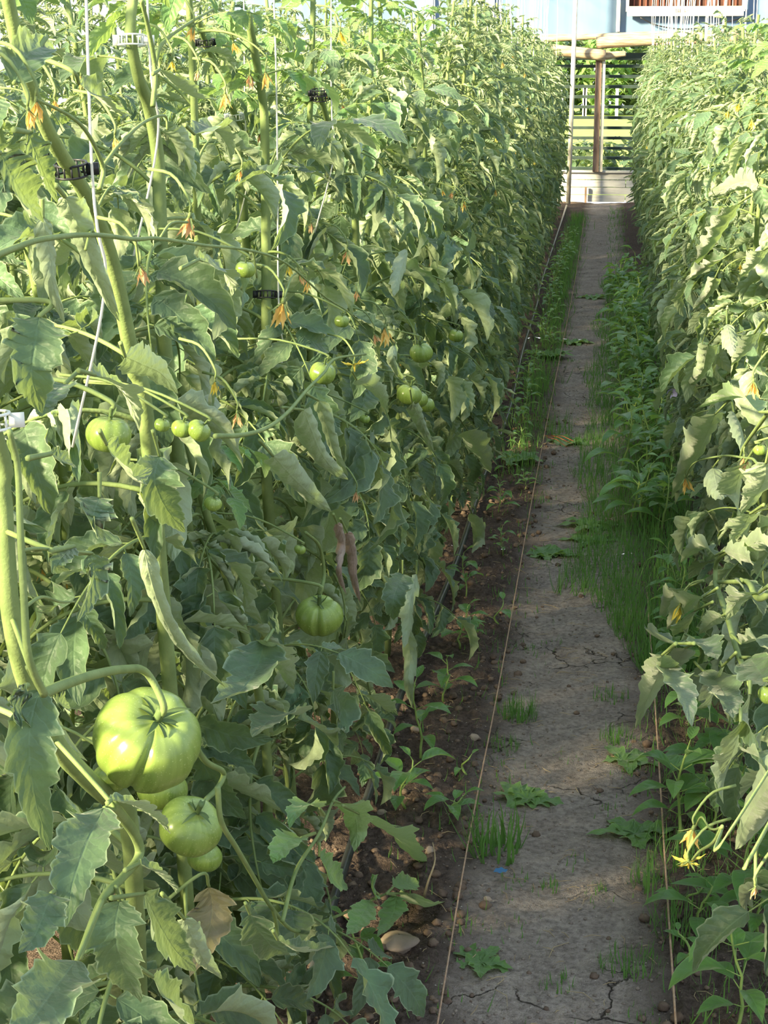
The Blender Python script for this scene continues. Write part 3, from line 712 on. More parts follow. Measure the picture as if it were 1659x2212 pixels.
def hero_root(i): return HP[i][0] if isinstance(HP[i], tuple) else HP[i]
def stem_join(off, q):
    f = max(0, q.z-.06)/1.78
    return Vector((off.x+.02*f*f, off.y-.2*f*f, max(.02, q.z-.06)))
hr_ = random.Random(99)
for pth, wd, X, roll, side, pi, stalk, mat in HL:
    root = hero_root(pi); off = Vector(root.location)
    S = [p-off for p in spline([AX(a, b, X) for a, b in pth], 40)]
    # a leaf is not flat to the view: let its middle bulge forward and its tip swing
    for i, p in enumerate(S):
        f = i/40; p += LDIR*(.012*math.sin(PI*f))+Vector((0, hr_.uniform(-.001, .001), 0))
    cp = (CAM-off-S[20]).normalized()
    nrm = (cp*(1 if side == 't' else -1)+Vector((.25*hr_.uniform(-1, 1), 0, .45 if side == 't' else .1))).normalized()
    mb = MB()
    ribbon(mb, S, nrm, wd*pxm(*pth[len(pth)//2], X)*(1.22 if roll > 1.4 else 1.12), roll=roll, ruffle=hr_.uniform(.1, .25), nu=14, ph=hr_.random(), twist=hr_.uniform(-.5, .5), fold=.12 if side == 't' else 0, teeth=hr_.choice((5., 6., 7.)), lobe=.14 if roll > 1.4 else .34, rip=.12 if roll > 1.4 else .05)
    sp0 = AX(*stalk[0], X)
    sp_ = HP[pi][1]
    j = min((off+q for q in sp_), key=lambda q: (q-sp0).length) if sp_ else sp0
    st = [p-off for p in spline(([j] if .015 < (j-sp0).length < .11 else [])+[AX(a, b, X) for a, b in stalk], 16)]
    mb.tube(st, [.0025-.0006*i/16 for i in range(17)], 1, 6)
    mb.obj('leaf', [mat, STEM], root)

def axes(c, ax):
    """matrix whose z is the fruit axis and whose x faces the camera"""
    v = (CAM-c).normalized(); rt = RT.copy(); up = v.cross(rt).normalized()*1.0
    z = (rt*ax[0]+up*ax[1]+v*ax[2]).normalized()
    x = (v-z*v.dot(z)).normalized(); y = z.cross(x)
    M = Matrix((x, y, z)).transposed().to_4x4(); M.translation = c
    return M
for n_, (c, rp, X, ax, pi, cr, ribs, lab) in enumerate(TOM):
    root = hero_root(pi); off = Vector(root.location)
    C = AX(*c, X); R = rp*pxm(*c, X)
    big = n_ in (0, 5)
    hrr = .84 if n_ == 0 else .8
    mb = tomato_mb(R, hrr, cr, ribs, .012 if rp > 30 else .03, .25 if big else .14, 96 if rp > 45 else 40, 40 if rp > 45 else 20, n_)
    o = mb.obj('tomato', [TOMATO], root); M = axes(C-off+Vector((0, 0, 0)), ax); M = axes(C, ax); M.translation = C-off; o.matrix_basis = M
    if lab: o['label'] = lab
    if n_ == 0: T0 = [C+M.to_3x3()@Vector((-R*.03, 0, R*k)) for k in (1.02, .62)]
    st = None
    if n_ == 0: st = [(0, 0, R*.62), (-R*.02, 0, R*.8), (-R*.04, 0, R*.9)]
    cal = calyx_mb(R, hrr, .25 if big else .14, 7 if n_ < 2 else 5, R*(.66 if n_ == 0 else .7), n_, st)
    cal.obj('calyx', [CALYX], o)
    if n_ not in (0, 1):
        top = M@Vector((0, 0, R*1.05)); sx = -.6 if X < 0 else .45
        end = Vector((sx, C.y+off.y*0+.02, C.z+.05))-off
        mb = MB(); mb.tube(spline([top, top+Vector((0, 0, R*.4)), top.lerp(end, .5)+Vector((0, 0, .015)), end], 12), [.0017+.001*(rp > 40)]*13, 0, 6); mb.obj('fruit_stalk', [STEM], root)
for (c, l, X, k, pi) in FLO:
    root = hero_root(pi); off = Vector(root.location); p = AX(*c, X); L = l*pxm(*c, X)
    e = p+Vector((0, 0, L*.12))
    back = p+Vector((-.05 if X < 0 else .05, .03, .045))
    mb = MB(); mb.tube(spline([e-off, e+Vector((0, 0, .012))-off, e.lerp(back, .4)+Vector((0, 0, .02))-off, back-off], 10), [.0012+.00008*i for i in range(11)], 0, 5)
    t = mb.obj('flower_stalk', [STEM], root)
    f = link('flower', FLOWER[k][hr_.randrange(2)], t); f.location = p-off; f.scale = (L, L, L); f.rotation_euler = (hr_.uniform(-.3, .3), hr_.uniform(-.3, .3), hr_.random()*6)
for pth, (w0, w1), X, pi in TRU:
    root = hero_root(pi); off = Vector(root.location)
    S = spline([q for c in pth for q in (T0 if c == 'T' else [stem_join(off, AX(*pth[1], X))] if c == 'S' else [AX(*c, X)])], 40); k = pxm(*pth[1], X)
    mb = MB(); mb.tube([p-off for p in S], [(w0+(w1-w0)*i/40)*k*.5 for i in range(41)], 0, 9); mb.obj('stalk', [STEM], root)
# little spurs and spent flowers along the long arching stalk
off = Vector(hero_root(0).location)
for a, b, kind in (((205,507),(185,540),'brown'),((290,517),(300,575),'brown'),((345,515),(405,480),'brown'),((545,541),(555,600),'brown'),((640,590),(612,650),'orange')):
    A, B = AX(*a, -.42), AX(*b, -.42); mb = MB()
    mb.tube(spline([A-off, A.lerp(B, .4)+Vector((0, 0, .008))-off, B-off], 8), .0014, 0, 5); mb.obj('spur', [STEM], hero_root(0))
# ladder clips that tie the stems to the twine
def clip(c, kind, pi, label):
    root, pts = HP[pi]; off = Vector(root.location)
    best = min(((proj(off+p)[0]-c[0])**2*.2+(proj(off+p)[1]-c[1])**2, i) for i, p in enumerate(pts))[1]
    best = max(1, min(len(pts)-2, best))
    a, b = pts[best-1], pts[best+1]
    best_p = min((a.lerp(b, t/20) for t in range(21)), key=lambda p: (proj(off+p)[1]-c[1])**2)
    t = ((b-a).normalized()*.55+UP*1.0+Vector((0, 0, .1))).normalized(); x = RT-t*t.dot(RT); x.normalize(); y = t.cross(x)
    M = Matrix((x, y, t)).transposed().to_4x4(); M.translation = off+best_p
    R, h = .0165, .0060; mb = MB()
    for z in (-h, h): mb.tube([(R*math.cos(q), R*math.sin(q), z) for q in [2*PI*i/28 for i in range(29)]], .0013, 0, 6, False)
    for i in range(14):
        q = 2*PI*i/14; mb.tube([(R*math.cos(q), R*math.sin(q), -h), (R*math.cos(q), R*math.sin(q), h)], .0011, 0, 5)
    mb.box((R+.006, 0, 0), (.012, .004, .012)); mb.box((-R-.003, 0, 0), (.008, .005, .013))
    o = mb.obj('stem_clip', [BLACKP if kind == 'black' else WHITEP]); o.matrix_world = M
    tag(o, label, 'clip')
    return M.translation
clabs = ['black ladder clip round the thick stem at the upper left corner', 'white ladder clip on the tall pale stem near the top edge', 'white ladder clip just above a stem fork', 'black ladder clip near the top of the straight upright stem beside the small tomato', 'black clip low on a stem among dark leaves near the two-lobed tomato', 'small black clip close behind the white-clipped tall stem', 'small black clip on the leaning stem above the hose bend', 'small black clip topmost on the leaning stem above the hose bend', 'white clip at the very edge on the thick nearest stem']
ctr = []
for (c, k, p), lb in zip(CLIP, clabs): ctr.append(clip(c, k, p, lb))
# twine from the overhead wire down to each clip and on along the stem
for (i, lb) in ((0, 'white twine running down to the black clip on the thick stem'), (1, 'white twine running past the white clip on the tall pale stem'), (2, 'white twine running to the white clip above the fork'), (3, 'white twine beside the straight upright stem'), (6, 'white twine beside the leaning stem above the hose bend')):
    q = ctr[i]; mb = MB(); s = Vector((.022, 0, 0))
    mb.tube(spline([Vector((q.x, q.y-.05, 2.62)), q+s+Vector((0, 0, .5)), q+s, q+s+Vector((-.0, .03, -.12)), q+Vector((-.03, .06, -.3))], 30), .0016, 0, 5)
    tag(mb.obj('twine', [TWINE]), lb, 'twine')


# ------------------------------------------------------------------ rows farther on
def xl_left(p):           # leaves of the hose-side row stay off the hose and the path
    return p.x > -.303*(1.65-p.z)+.02 if p.z < 1.2 else p.x > -.2
def xl_right(p):
    return p.x < .135*(1.65-p.z)+.02 if p.z < 1.3 else p.x < .06

LG = 'tomato plants in the row beside the black drip hose'
RG = 'tomato plants in the row behind the grassy strip'
left_spots = [(-.62, 3.85), (-.6, 4.75), (-.61, 5.1), (-.62, 5.45), (-.61, 5.8)]
for i, (x, y) in enumerate(left_spots):
    near_plant('tomato plant part way along the row beside the black drip hose', (x, y, 0), 1.86+rng.uniform(-.06, .06), (rng.uniform(-.08, .02), rng.uniform(-.4, -.05)), seed=200+i, group='middle plants beside the black drip hose', xlim=xl_left, step=.026, reach=.88)
right_spots = [(.45, 4.15), (.44, 4.55), (.46, 4.95), (.44, 5.35), (.45, 5.75)]
for i, (x, y) in enumerate(right_spots):
    near_plant('tomato plant part way along the row behind the pepper seedlings and grass', (x, y, 0), 1.8+rng.uniform(-.06, .06), (rng.uniform(-.02, .08), rng.uniform(-.4, -.05)), seed=300+i, group='middle plants behind the grassy strip', xlim=xl_right, step=.026, reach=.88)

protos = [far_proto(500+i) for i in range(7)]
used = set()
def far_plant(x, y, label, group, hs=1.0, ws=1.0):
    k = rng.randrange(7)
    o = copy_tree(protos[k]) if k in used else protos[k]
    used.add(k)
    o.location = (x, y, 0); o.rotation_euler = (0, 0, rng.uniform(-.5, .5)+(PI if rng.random() < .4 else 0))
    o.scale = (ws, ws, hs*rng.uniform(.96, 1.04))
    tag(o, label, 'tomato plant', group)
y = 6.15
while y < 21.3:
    far_plant(-.57-.010*(y-6)+rng.uniform(-.03, .03), y, 'tomato plant in the dense far stretch of the row beside the hose', 'far plants beside the black drip hose', 1.04 if y < 12 else .99, .92)
    y += .31
y = 6.1
while y < 21.3:
    far_plant(.46+rng.uniform(-.03, .03), y, 'tomato plant in the far stretch of the row behind the grassy strip', 'far plants behind the grassy strip', .97, .95)
    y += .31
y = .75
while y < 21.3:
    if y < 1.0: far_plant(-1.15, y, 'tomato plant added out of view to shade the near hose-side plants', 'second line of plants behind the hose row', 1.0); far_plant(-1.2, 1.28, 'tomato plant added out of view to shade the near hose-side plants', 'second line of plants behind the hose row', 1.0); y = 1.75  # nearest plants of this line: unseen occluders added to shade the near leaves
    far_plant(-1.12+rng.uniform(-.05, .05), y, 'tomato plant added out of view to shade the near hose-side plants', 'second line of plants behind the hose row', 1.0)
    y += .5
y = 5.2
while y < 21.3:
    far_plant(.95+rng.uniform(-.05, .05), y, 'tomato plant standing just behind the row along the grassy strip', 'second line of plants behind the grassy strip', .97)
    y += .6
for X, n, y0 in ((-2.1, 22, 2.6), (-3.2, 16, 6.5)):
    for i in range(n):
        far_plant(X+rng.uniform(-.1, .1), y0+i*.75, 'tomato plant in a deeper row seen through gaps at the bare top', 'plants of the deeper rows', 1.12)
# ------------------------------------------------------------------ ground
def gh(x, y):
    v = Vector((x, y, 0))
    d = abs(x+.06); bed = min(1, max(0, (d-.14)/.12))
    h = noise.fractal(v*3.0, 1, 2, 3)*.012-.012*(1-bed)
    h += noise.fractal(v*(16+10*bed), .8, 2, 4)*(.004+.011*bed)
    return h-.004
def ground_grid(mb, x0, x1, y0, y1, s, sy=None):
    sy = sy or s
    nx = int((x1-x0)/s)+1; ny = int((y1-y0)/sy)+1
    P = [[(x0+(x1-x0)*i/(nx-1), y0+(y1-y0)*j/(ny-1), gh(x0+(x1-x0)*i/(nx-1), y0+(y1-y0)*j/(ny-1))) for i in range(nx)] for j in range(ny)]
    P = np.array(P)[:, ::-1]
    mb.grid(P, 0)
mb = MB()
ground_grid(mb, -.85, .7, 2.2, 6.0, .011)
ground_grid(mb, -.85, .7, 6.0, 11.0, .022, .03)
ground_grid(mb, -.85, .7, 11.0, 22.3, .05, .08)
P = np.array([[(x, y, -.03) for x in (9, -.80)] for y in (-3, 22.3)]); P[:, 1, 0] = .68; mb.grid(P, 0)
P = np.array([[(x, y, -.03) for x in (-.83, -9)] for y in (-3, 22.3)]); mb.grid(P, 0)
P = np.array([[(x, y, -.03) for x in (.7, -.85)] for y in (-3, 2.22)]); mb.grid(P, 0)
tag(mb.obj('ground', [SOIL]), kind='structure')

def lump(mb, c, s, r, m=0, nu=7, nv=5, sq=.7):
    P = []; ph = r.random()*50
    for j in range(nv+1):
        f = .05+(PI-.1)*j/nv; row = []
        for i in range(nu):
            a = 2*PI*i/nu
            d = Vector((math.sin(f)*math.cos(a), math.sin(f)*math.sin(a), math.cos(f)))
            k = s*(1+.35*noise.noise(d*1.4+Vector((ph, 0, 0))))
            row.append((c[0]+d.x*k, c[1]+d.y*k, c[2]+d.z*k*sq))
        P.append(row)
    mb.grid(P, m, closed=True)
r = random.Random(3); mb = MB()
for i in range(2600):
    y = 2.3+6.5*r.random()**1.6
    x = r.choice((r.uniform(-.62, -.2), r.uniform(-.62, -.2), r.uniform(.1, .5), r.uniform(-.3, .25) if r.random() < .25 else r.uniform(-.6, -.25)))
    s = .0025+.011*r.random()**3.2
    lump(mb, (x, y, gh(x, y)+s*.3), s, r)
for i in range(2200):
    y = 2.3+7*r.random()**1.5; x = r.uniform(-.26, .16); s = .0012+.0034*r.random()**2
    lump(mb, (x, y, gh(x, y)+s*.3), s, r, 1, 6, 4)
tag(mb.obj('soil_clods', [CLOD, plain('path_crumb', lin(150,136,124), lin(118,106,98), 60, .95, .05)]), 'dark soil crumbs and clods lying along both edges of the path', 'soil', kind='stuff')
mb = MB()
for i in range(800):
    y = 2.4+7*r.random()**1.4; x = r.uniform(-.42, .3); l = r.uniform(.008, .045)*(1 if r.random() < .9 else 2); a = r.random()*6
    c = Vector((x, y, gh(x, y)+.003)); d = Vector((math.cos(a), math.sin(a), 0))*l; e = Vector((-d.y, d.x, 0))*r.uniform(-.4, .4)
    mb.tube([c-d/2, c+e*.5+Vector((0, 0, .002)), c+d/2], [.0006, .0009, .0005], 0, 4, cap=False)
tag(mb.obj('straw_litter', [STRAW]), 'pale dry straw bits scattered over the trodden soil path', 'straw', kind='stuff')

def stone(px, py, s, label, sq=.6):
    p = GZ(px, py); mb = MB(); lump(mb, (0, 0, s*sq*.4), s, random.Random(int(px)), 0, 20, 12, sq)
    o = mb.obj('stone', [STONE]); o.location = (p.x, p.y, gh(p.x, p.y)); tag(o, label, 'stone')
stone(862, 2040, .034, 'largest pinkish stone, lying beside the drip hose in the near bed', .5)
stone(825, 1752, .012, 'small pale stone close against the drip hose by a leafy seedling')
stone(930, 1836, .011, 'pink stone next to a pale dry stalk beside the near seedlings', .9)
stone(1024, 1590, .015, 'pale pink stone on the bed edge beside the light jute string')
stone(898, 1582, .014, 'pink stone at the foot of the tall pale-stemmed seedling')
stone(1053, 1930, .009, 'tiny pale stone in a sunlit patch near the light jute string')
p = GZ(1078, 1890); mb = MB()
ribbon(mb, [p+Vector((-.012+.006*i, .002*i, .006+.003*(i % 2))) for i in range(6)], (0, -.3, 1), .016, roll=.5, prof=prof_oval, nu=4)
tag(mb.obj('plastic_scrap', [plain('blue_plastic', lin(60,110,150), None, 10, .5)]), 'tiny blue scrap of plastic lying on the path edge', 'scrap')

# drip hoses and strings
pts = [GZ(610, 2360), GZ(650, 2212), GZ(720, 1960), GZ(820, 1660), GZ(870, 1500), GZ(985, 1220), GZ(1045, 1040), GZ(1100, 890), GZ(1130, 760), GZ(1160, 660)]
pts = [Vector((p.x, p.y, .012+.006*math.sin(p.y*2))) for p in pts]+[Vector((-.5, 14, .012)), Vector((-.5, 21.5, .012))]
mb = MB(); S = spline(pts, 120); mb.tube(S, .0105, 0, 10)
o = mb.obj('drip_hose', [HOSE]); tag(o, 'black drip hose lying along the foot of the row with the big green tomatoes', 'hose')
RH = [GZ(1660, 1500), GZ(1640, 1455), GZ(1545, 1130), GZ(1520, 1060)]
mb = MB(); x1 = RH[2].x
mb.tube(spline([Vector((p.x, p.y, .012)) for p in RH]+[Vector((x1-.01, 12, .012)), Vector((x1-.03, 21.5, .012))], 60), .0095, 0, 10)
o = mb.obj('drip_hose', [HOSE]); tag(o, 'grey drip hose glimpsed behind the pepper seedlings and grass', 'hose')
def string(pxs, z, label, rad):
    pts = [GZ(a, b, z) for a, b in pxs]; mb = MB(); S = spline(pts, 60); mb.tube(S, rad, 0, 6)
    tag(mb.obj('jute_string', [JUTE]), label, 'string')
string([(930, 2290), (945, 2212), (1015, 1800), (1085, 1440), (1168, 980), (1243, 600), (1262, 470)], .03, 'taut thin string along the hose-side edge of the path', .0017)
string([(1467, 2330), (1460, 2212), (1438, 1880), (1415, 1520), (1398, 1280)], .03, 'reddish taut string along the seedling-side edge of the path', .0021)

# ------------------------------------------------------------------ weeds, seedlings, grass
def pepper_arr(r, h, n, spread=.09, mats=True):
    """stem array and list of leaf arrays"""
    st = MB(); S = [Vector((.012*math.sin(f*5+r.random()), .012*math.sin(f*4), h*f)) for f in [i/8 for i in range(9)]]
    st.tube(S, [.0034*(1-.5*i/8) for i in range(9)], 0, 6)
    Ls = []; a = r.random()*6
    for i in range(n):
        f = .3+.7*i/(n-1); a += 2.4+r.uniform(-.4, .4)
        p = S[min(8, int(f*8))]
        d = Vector((math.cos(a), math.sin(a), .55 if f < .9 else 1.1)).normalized()
        l = spread*r.uniform(.75, 1.2)*(1 if f < .9 else .6)
        m = MB(); q = p+d*l*.28; m.tube([p, q], [.0013, .001], 1, 4, cap=False)
        pts = march(q, d, (0, 0, 1), l, r.uniform(.7, 1.4), 10, r.uniform(-.3, .3))
        ribbon(m, pts, (0, 0, 1), l*r.uniform(.4, .5), roll=r.uniform(-.2, .5), ruffle=.06, prof=prof_lance, nu=6, fold=.25)
        Ls.append(m)
    return st, Ls
def seedling(name, label, cat, p, h, n, spread, mat, seed, group=None, parts=True):
    r = random.Random(seed)
    t = thing(name, label, cat, (p.x, p.y, gh(p.x, p.y)), r.random()*6, group)
    st, Ls = pepper_arr(r, h, n, spread)
    st.obj('stem', [PSTEM], t)
    for m in Ls: m.obj('leaf', [mat, PSTEM], t)
    return t
PP = [
 (1000, 1400, .13, 9, .075, 'leafy seedling at the hose bend, farthest of the bed-edge seedlings'),
 (1078, 1345, .07, 3, .06, 'tiny two-leaved seedling beside the thin string at the hose bend'),
 (960, 1510, .12, 8, .07, 'bushy sunlit seedling just behind the tall pale-stemmed one'),
 (902, 1640, .2, 9, .075, 'tall pale-stemmed seedling leaning near the middle of the drip hose'),
 (880, 1745, .12, 8, .085, 'broad-leaved seedling close to the drip hose and the small pale stone'),
 (1008, 1668, .055, 2, .05, 'small single-leaved sprout standing alone beside the thin string'),
 (770, 2165, .15, 9, .07, 'upright pale seedling next to the nearest end of the drip hose'),
 (985, 1760, .05, 6, .07, 'low seedling crossed by the thin string, next to the grass clump'),
]
for i, (px, py, h, n, s, lab) in enumerate(PP):
    seedling('pepper_seedling', lab, 'seedling', GZ(px, py), h, n, s, PEPPER, 40+i)
RP = [
 (1640, 2240, .22, 12, .105, 'largest pepper seedling at the near corner of the bed opposite the hose'),
 (1520, 2010, .10, 6, .085, 'pepper seedling with hanging leaves under the yellow tomato flowers'),
 (1612, 2020, .22, 12, .12, 'upright pepper seedling behind the largest one in the near corner'),
 (1600, 1800, .22, 12, .12, 'pepper seedling with broad pale leaves right beside the reddish string'),
 (1530, 1790, .12, 8, .10, 'low pepper seedling spreading toward the reddish string'),
 (1560, 1690, .2, 12, .11, 'bright pepper seedling under the dark hanging tomato leaves'),
 (1500, 1950, .04, 4, .05, 'tiny sprout at the base of the seedlings near the reddish string'),
 (1475, 2065, .045, 5, .05, 'round-leaved sprout beside the near end of the reddish string'),
]
for i, (px, py, h, n, s, lab) in enumerate(RP):
    p = GZ(px, py) if i else Vector((.26, 2.82, 0))
    seedling('pepper_seedling', lab, 'seedling', p, h, n, s, PEPPER, 70+i)
proto_s = []
for i in range(5):
    t = seedling('pepper_seedling', None, None, Vector((0, 0, 0)), (.14, .18, .22, .16, .2)[i], 11, .085, PEPPER, 90+i); proto_s.append(t)
usedp = set()
def place_seedling(x, y, s, label, group):
    k = rng.randrange(5); o = copy_tree(proto_s[k]) if k in usedp else proto_s[k]; usedp.add(k)
    o.location = (x, y, gh(x, y)); o.rotation_euler = (0, 0, rng.random()*6); o.scale = (s, s, s)
    tag(o, label, 'seedling', group)
for i in range(58):
    y = 6.0+rng.random()*.8+i*.125
    place_seedling(.2+rng.uniform(-.12, .12)-.004*(y-5), y, rng.uniform(.9, 1.6), 'green pepper seedling standing in the grassy strip along the path', 'pepper seedlings in the grassy strip')
for i, (x, y) in enumerate(((.27, 3.9), (.24, 4.25), (.32, 4.4), (.22, 4.7), (.3, 4.95), (.36, 3.55), (.25, 5.15), (.36, 4.1), (.2, 3.62), (.34, 3.2), (.23, 5.4))):
    place_seedling(x, y, .85+.3*(i % 3)/2, 'seedling in the weedy bed behind the reddish string', 'seedlings behind the reddish string')
for i, (x, y) in enumerate(((-.36, 4.95), (-.42, 5.4), (-.33, 5.9), (-.38, 6.5), (-.3, 6.9))):
    place_seedling(x, y, .5+.2*(i % 2), 'little seedling on the dark bed just past the bend of the hose', 'seedlings past the hose bend')
for i in range(26):
    y = 7.2+i*.4+rng.uniform(-.15, .15)
    place_seedling(-.36+rng.uniform(-.05, .05), y, rng.uniform(.6, 1.0), 'small seedling growing along the thin string at the far hose side', 'far seedlings beside the hose')

def grass_mb(r, n, rad, h, w=.0022, flat=1.0):
    mb = MB()
    for i in range(n):
        a = r.random()*6.28; d0 = rad*math.sqrt(r.random())
        p = Vector((d0*math.cos(a), d0*math.sin(a), 0)); b = r.random()*6.28 if r.random() < .4 else a
        d = Vector((math.cos(b)*.7*flat, math.sin(b)*.7*flat, 1)).normalized()
        l = h*r.uniform(.5, 1.2)
        pts = march(p, d, (d.x, d.y, .4), l, r.uniform(.2, 1.8), 5)
        ribbon(mb, pts, (-d.x, -d.y, .5), w*r.uniform(.8, 1.5), roll=.5, prof=lambda v, *a: max(.05, 1-v**1.6), nu=2)
    return mb
GT = [
 (1120, 1535, 120, .05, .075, 'round bright grass tuft on the middle of the path'),
 (1070, 1830, 60, .06, .13, 'coarse broad-bladed grass clump beside the thin string'),
 (1330, 1590, 60, .04, .05, 'grass tuft under the two hanging curled tomato leaves'),
 (1395, 1900, 50, .04, .08, 'sparse grass tuft left of the open yellow tomato flower'),
 (1295, 1915, 14, .015, .03, 'tiny pale grass sprig in the sunlit patch of path'),
 (1200, 2110, 30, .035, .03, 'small dry grass tuft on the cracked near path'),
 (1360, 2075, 90, .06, .05, 'dark low grass clump on the cracked path opposite the hose'),
 (1090, 1600, 40, .04, .045, 'thin grass tuft between the thin string and the path'),
 (1190, 1905, 16, .02, .035, 'wispy grass sprig in the sunlit bare soil'),
 (1320, 1500, 40, .05, .04, 'low grass tuft at the edge below the right-hand leaves'),
 (1470, 1860, 60, .06, .1, 'tall thin grass standing behind the reddish string'),
 (1480, 2000, 60, .07, .09, 'tall thin grass at the foot of the near pepper seedlings'),
 (1200, 930, 70, .08, .14, 'upright thin grass tuft standing mid path far along'),
 (1155, 850, 90, .07, .2, 'tall grass clump leaning out by the far hose'),
]
for i, (px, py, n, rad, h, lab) in enumerate(GT):
    p = GZ(px, py); r = random.Random(600+i)
    o = grass_mb(r, n, rad, h, .005 if i == 1 else .0024).obj('grass_tuft', [GRASS]); o.location = (p.x, p.y, gh(p.x, p.y)-.002)
    tag(o, lab, 'grass')
r = random.Random(77); mb = MB()
def gr_add(x, y, h):
    p = Vector((x, y, gh(x, y)-.004)); a = r.random()*6.28
    d = Vector((math.cos(a)*1.05, math.sin(a)*1.05, 1)).normalized()
    ribbon(mb, march(p, d, (d.x, d.y, .4), h, r.uniform(.2, 1.8), 5), (d.x, d.y, -.3), r.uniform(.002, .0042)*(1+max(0, y-6)*.06), roll=.4, prof=lambda v, *a: max(.05, 1-v**1.6), nu=2)
for i in range(13000):
    y = 4.75+9.5*r.random()**1.6
    edge = -.09+.03*math.sin(y*3.1)+.02*math.sin(y*7.7)+max(0, y-9)*.02
    x = edge+(.34-edge)*r.random()**.85
    if y < 5.5 and x < (5.5-y)*.22-.03: continue
    gr_add(x, y, r.uniform(.03, .11)*(1.25 if y < 7.2 else 1))
for i in range(3000):
    y = 7.0+13*r.random(); gr_add(-.33+r.gauss(0, .05), y, r.uniform(.04, .14))
for i in range(900):
    gr_add(r.uniform(.12, .42), 2.6+2.4*r.random(), r.uniform(.02, .09))
for i in range(420):
    gr_add(r.gauss(-.3, .08), 2.8+4.4*r.random(), r.uniform(.015, .05))
for k in range(46):
    cx, cy = r.uniform(-.24, .1), 2.7+9*r.random()
    for i in range(r.randrange(6, 30)): gr_add(cx+r.gauss(0, .022), cy+r.gauss(0, .03), r.uniform(.01, .035))
for i in range(700):
    y = 12+9.5*r.random(); gr_add(r.uniform(.0, .2), y, r.uniform(.02, .07))
tag(mb.obj('grass_strip', [GRASS]), 'green grass growing in a strip between the path and the seedlings', 'grass', kind='stuff')

def rosette(px, py, n, l, w, label, mat=WEED, seed=0, lobe=.45, rise=.25):
    p = GZ(px, py); r = random.Random(seed); t = thing('broadleaf_weed', label, 'weed', (p.x, p.y, gh(p.x, p.y)))
    for i in range(n):
        a = i*2.4+r.uniform(-.3, .3); d = Vector((math.cos(a), math.sin(a), rise)).normalized()
        m = MB(); L = l*1.35*r.uniform(.6, 1.15)
        pts = march((0, 0, .004), d, (0, 0, 1), L, r.uniform(.1, .5)+rise*.8, 14, r.uniform(-.4, .4))
        ribbon(m, pts, (0, 0, 1), w*1.3*r.uniform(.8, 1.2), roll=.35, ruffle=.25, nu=6, teeth=6, lobe=lobe, ph=r.random())
        m.obj('leaf', [mat, PSTEM], t)
rosette(1140, 1715, 8, .075, .04, 'flat broad-leaved weed on the path beside the thin string', seed=1)
rosette(1370, 1790, 7, .075, .04, 'rough lobed weed at the path edge opposite the string crossing', seed=2)
rosette(1350, 1640, 6, .07, .035, 'grey-green prickly weed beside the path under the curled leaves', seed=3)
rosette(1040, 2060, 7, .075, .03, 'jagged dandelion-like weed near the largest stone', seed=4, lobe=.7)
rosette(1180, 1190, 9, .09, .05, 'spreading weed on the path beside the hose bend', seed=5)
rosette(1275, 1130, 9, .1, .05, 'spreading weed in the middle of the path farther along', seed=6)
rosette(1225, 945, 8, .12, .06, 'dark low weed lying across the path by the orange straw', seed=7)
rosette(1270, 1160, 7, .09, .04, 'low weed at the border of path and grass strip', seed=8)
rosette(1280, 640, 8, .13, .06, 'flat weed far along the path', seed=9)
rosette(1240, 735, 8, .12, .06, 'low weed lying across the far path', seed=10)
rosette(1120, 1000, 8, .1, .05, 'leafy weed between the hose and the thin string', seed=11, rise=.5)
rosette(1190, 770, 9, .12, .06, 'leafy weed beside the far end of the visible hose', seed=12, rise=.6)
p = GZ(810, 1590); o = grass_mb(random.Random(5), 46, .02, .055, .0016).obj('feathery_weed', [PSTEM]); o.location = (p.x, p.y, 0)
tag(o, 'small feathery weed beside the drip hose', 'weed')
mb = MB()
for a, b in (((1175, 945), (1235, 962)), ((1180, 948), (1225, 970)), ((1190, 945), (1240, 957))):
    p, q = GZ(*a), GZ(*b); mb.tube([p+Vector((0, 0, .01)), p.lerp(q, .5)+Vector((0, 0, .02)), q+Vector((0, 0, .008))], .0014, 0, 5)
tag(mb.obj('orange_straw', [plain('orange_stalk', lin(196,110,70), None, 10, .8)]), 'reddish dry stalks lying on the path', 'straw')
mb = MB(); p = GZ(915, 1940)
mb.tube(spline([p, p+Vector((.01, .0, .04)), p+Vector((.02, .03, .07)), p+Vector((.015, .03, .11))], 10), [.003-.0002*i for i in range(11)], 0, 6)
tag(mb.obj('dry_stalk', [STRAW]), 'pale dry twisted stalk beside the pink stone', 'stalk')
# a small pale purple bindweed flower in the strip
p = AY(1452, 848, 7.0); t = thing('bindweed', 'small pale purple flower among the seedlings by the grass strip', 'flower', (p.x, p.y, gh(p.x, p.y)))
mb = MB(); mb.tube(spline([(0, 0, 0), (.01, .02, p.z*.5), (0, 0, p.z)], 8), .0018, 0, 5); mb.obj('stem', [PSTEM], t)
mb = MB(); P = [[(rr*math.cos(a), -.01+zz*1.0, p.z+rr*math.sin(a)) for a in [2*PI*i/20 for i in range(20)]] for rr, zz in ((.002, .02), (.006, .012), (.014, .004), (.021, 0))]
mb.grid(P, 0, closed=True); mb.obj('bloom', [plain('purple_petal', lin(214,206,236), lin(180,170,220), 40, .6)], t)

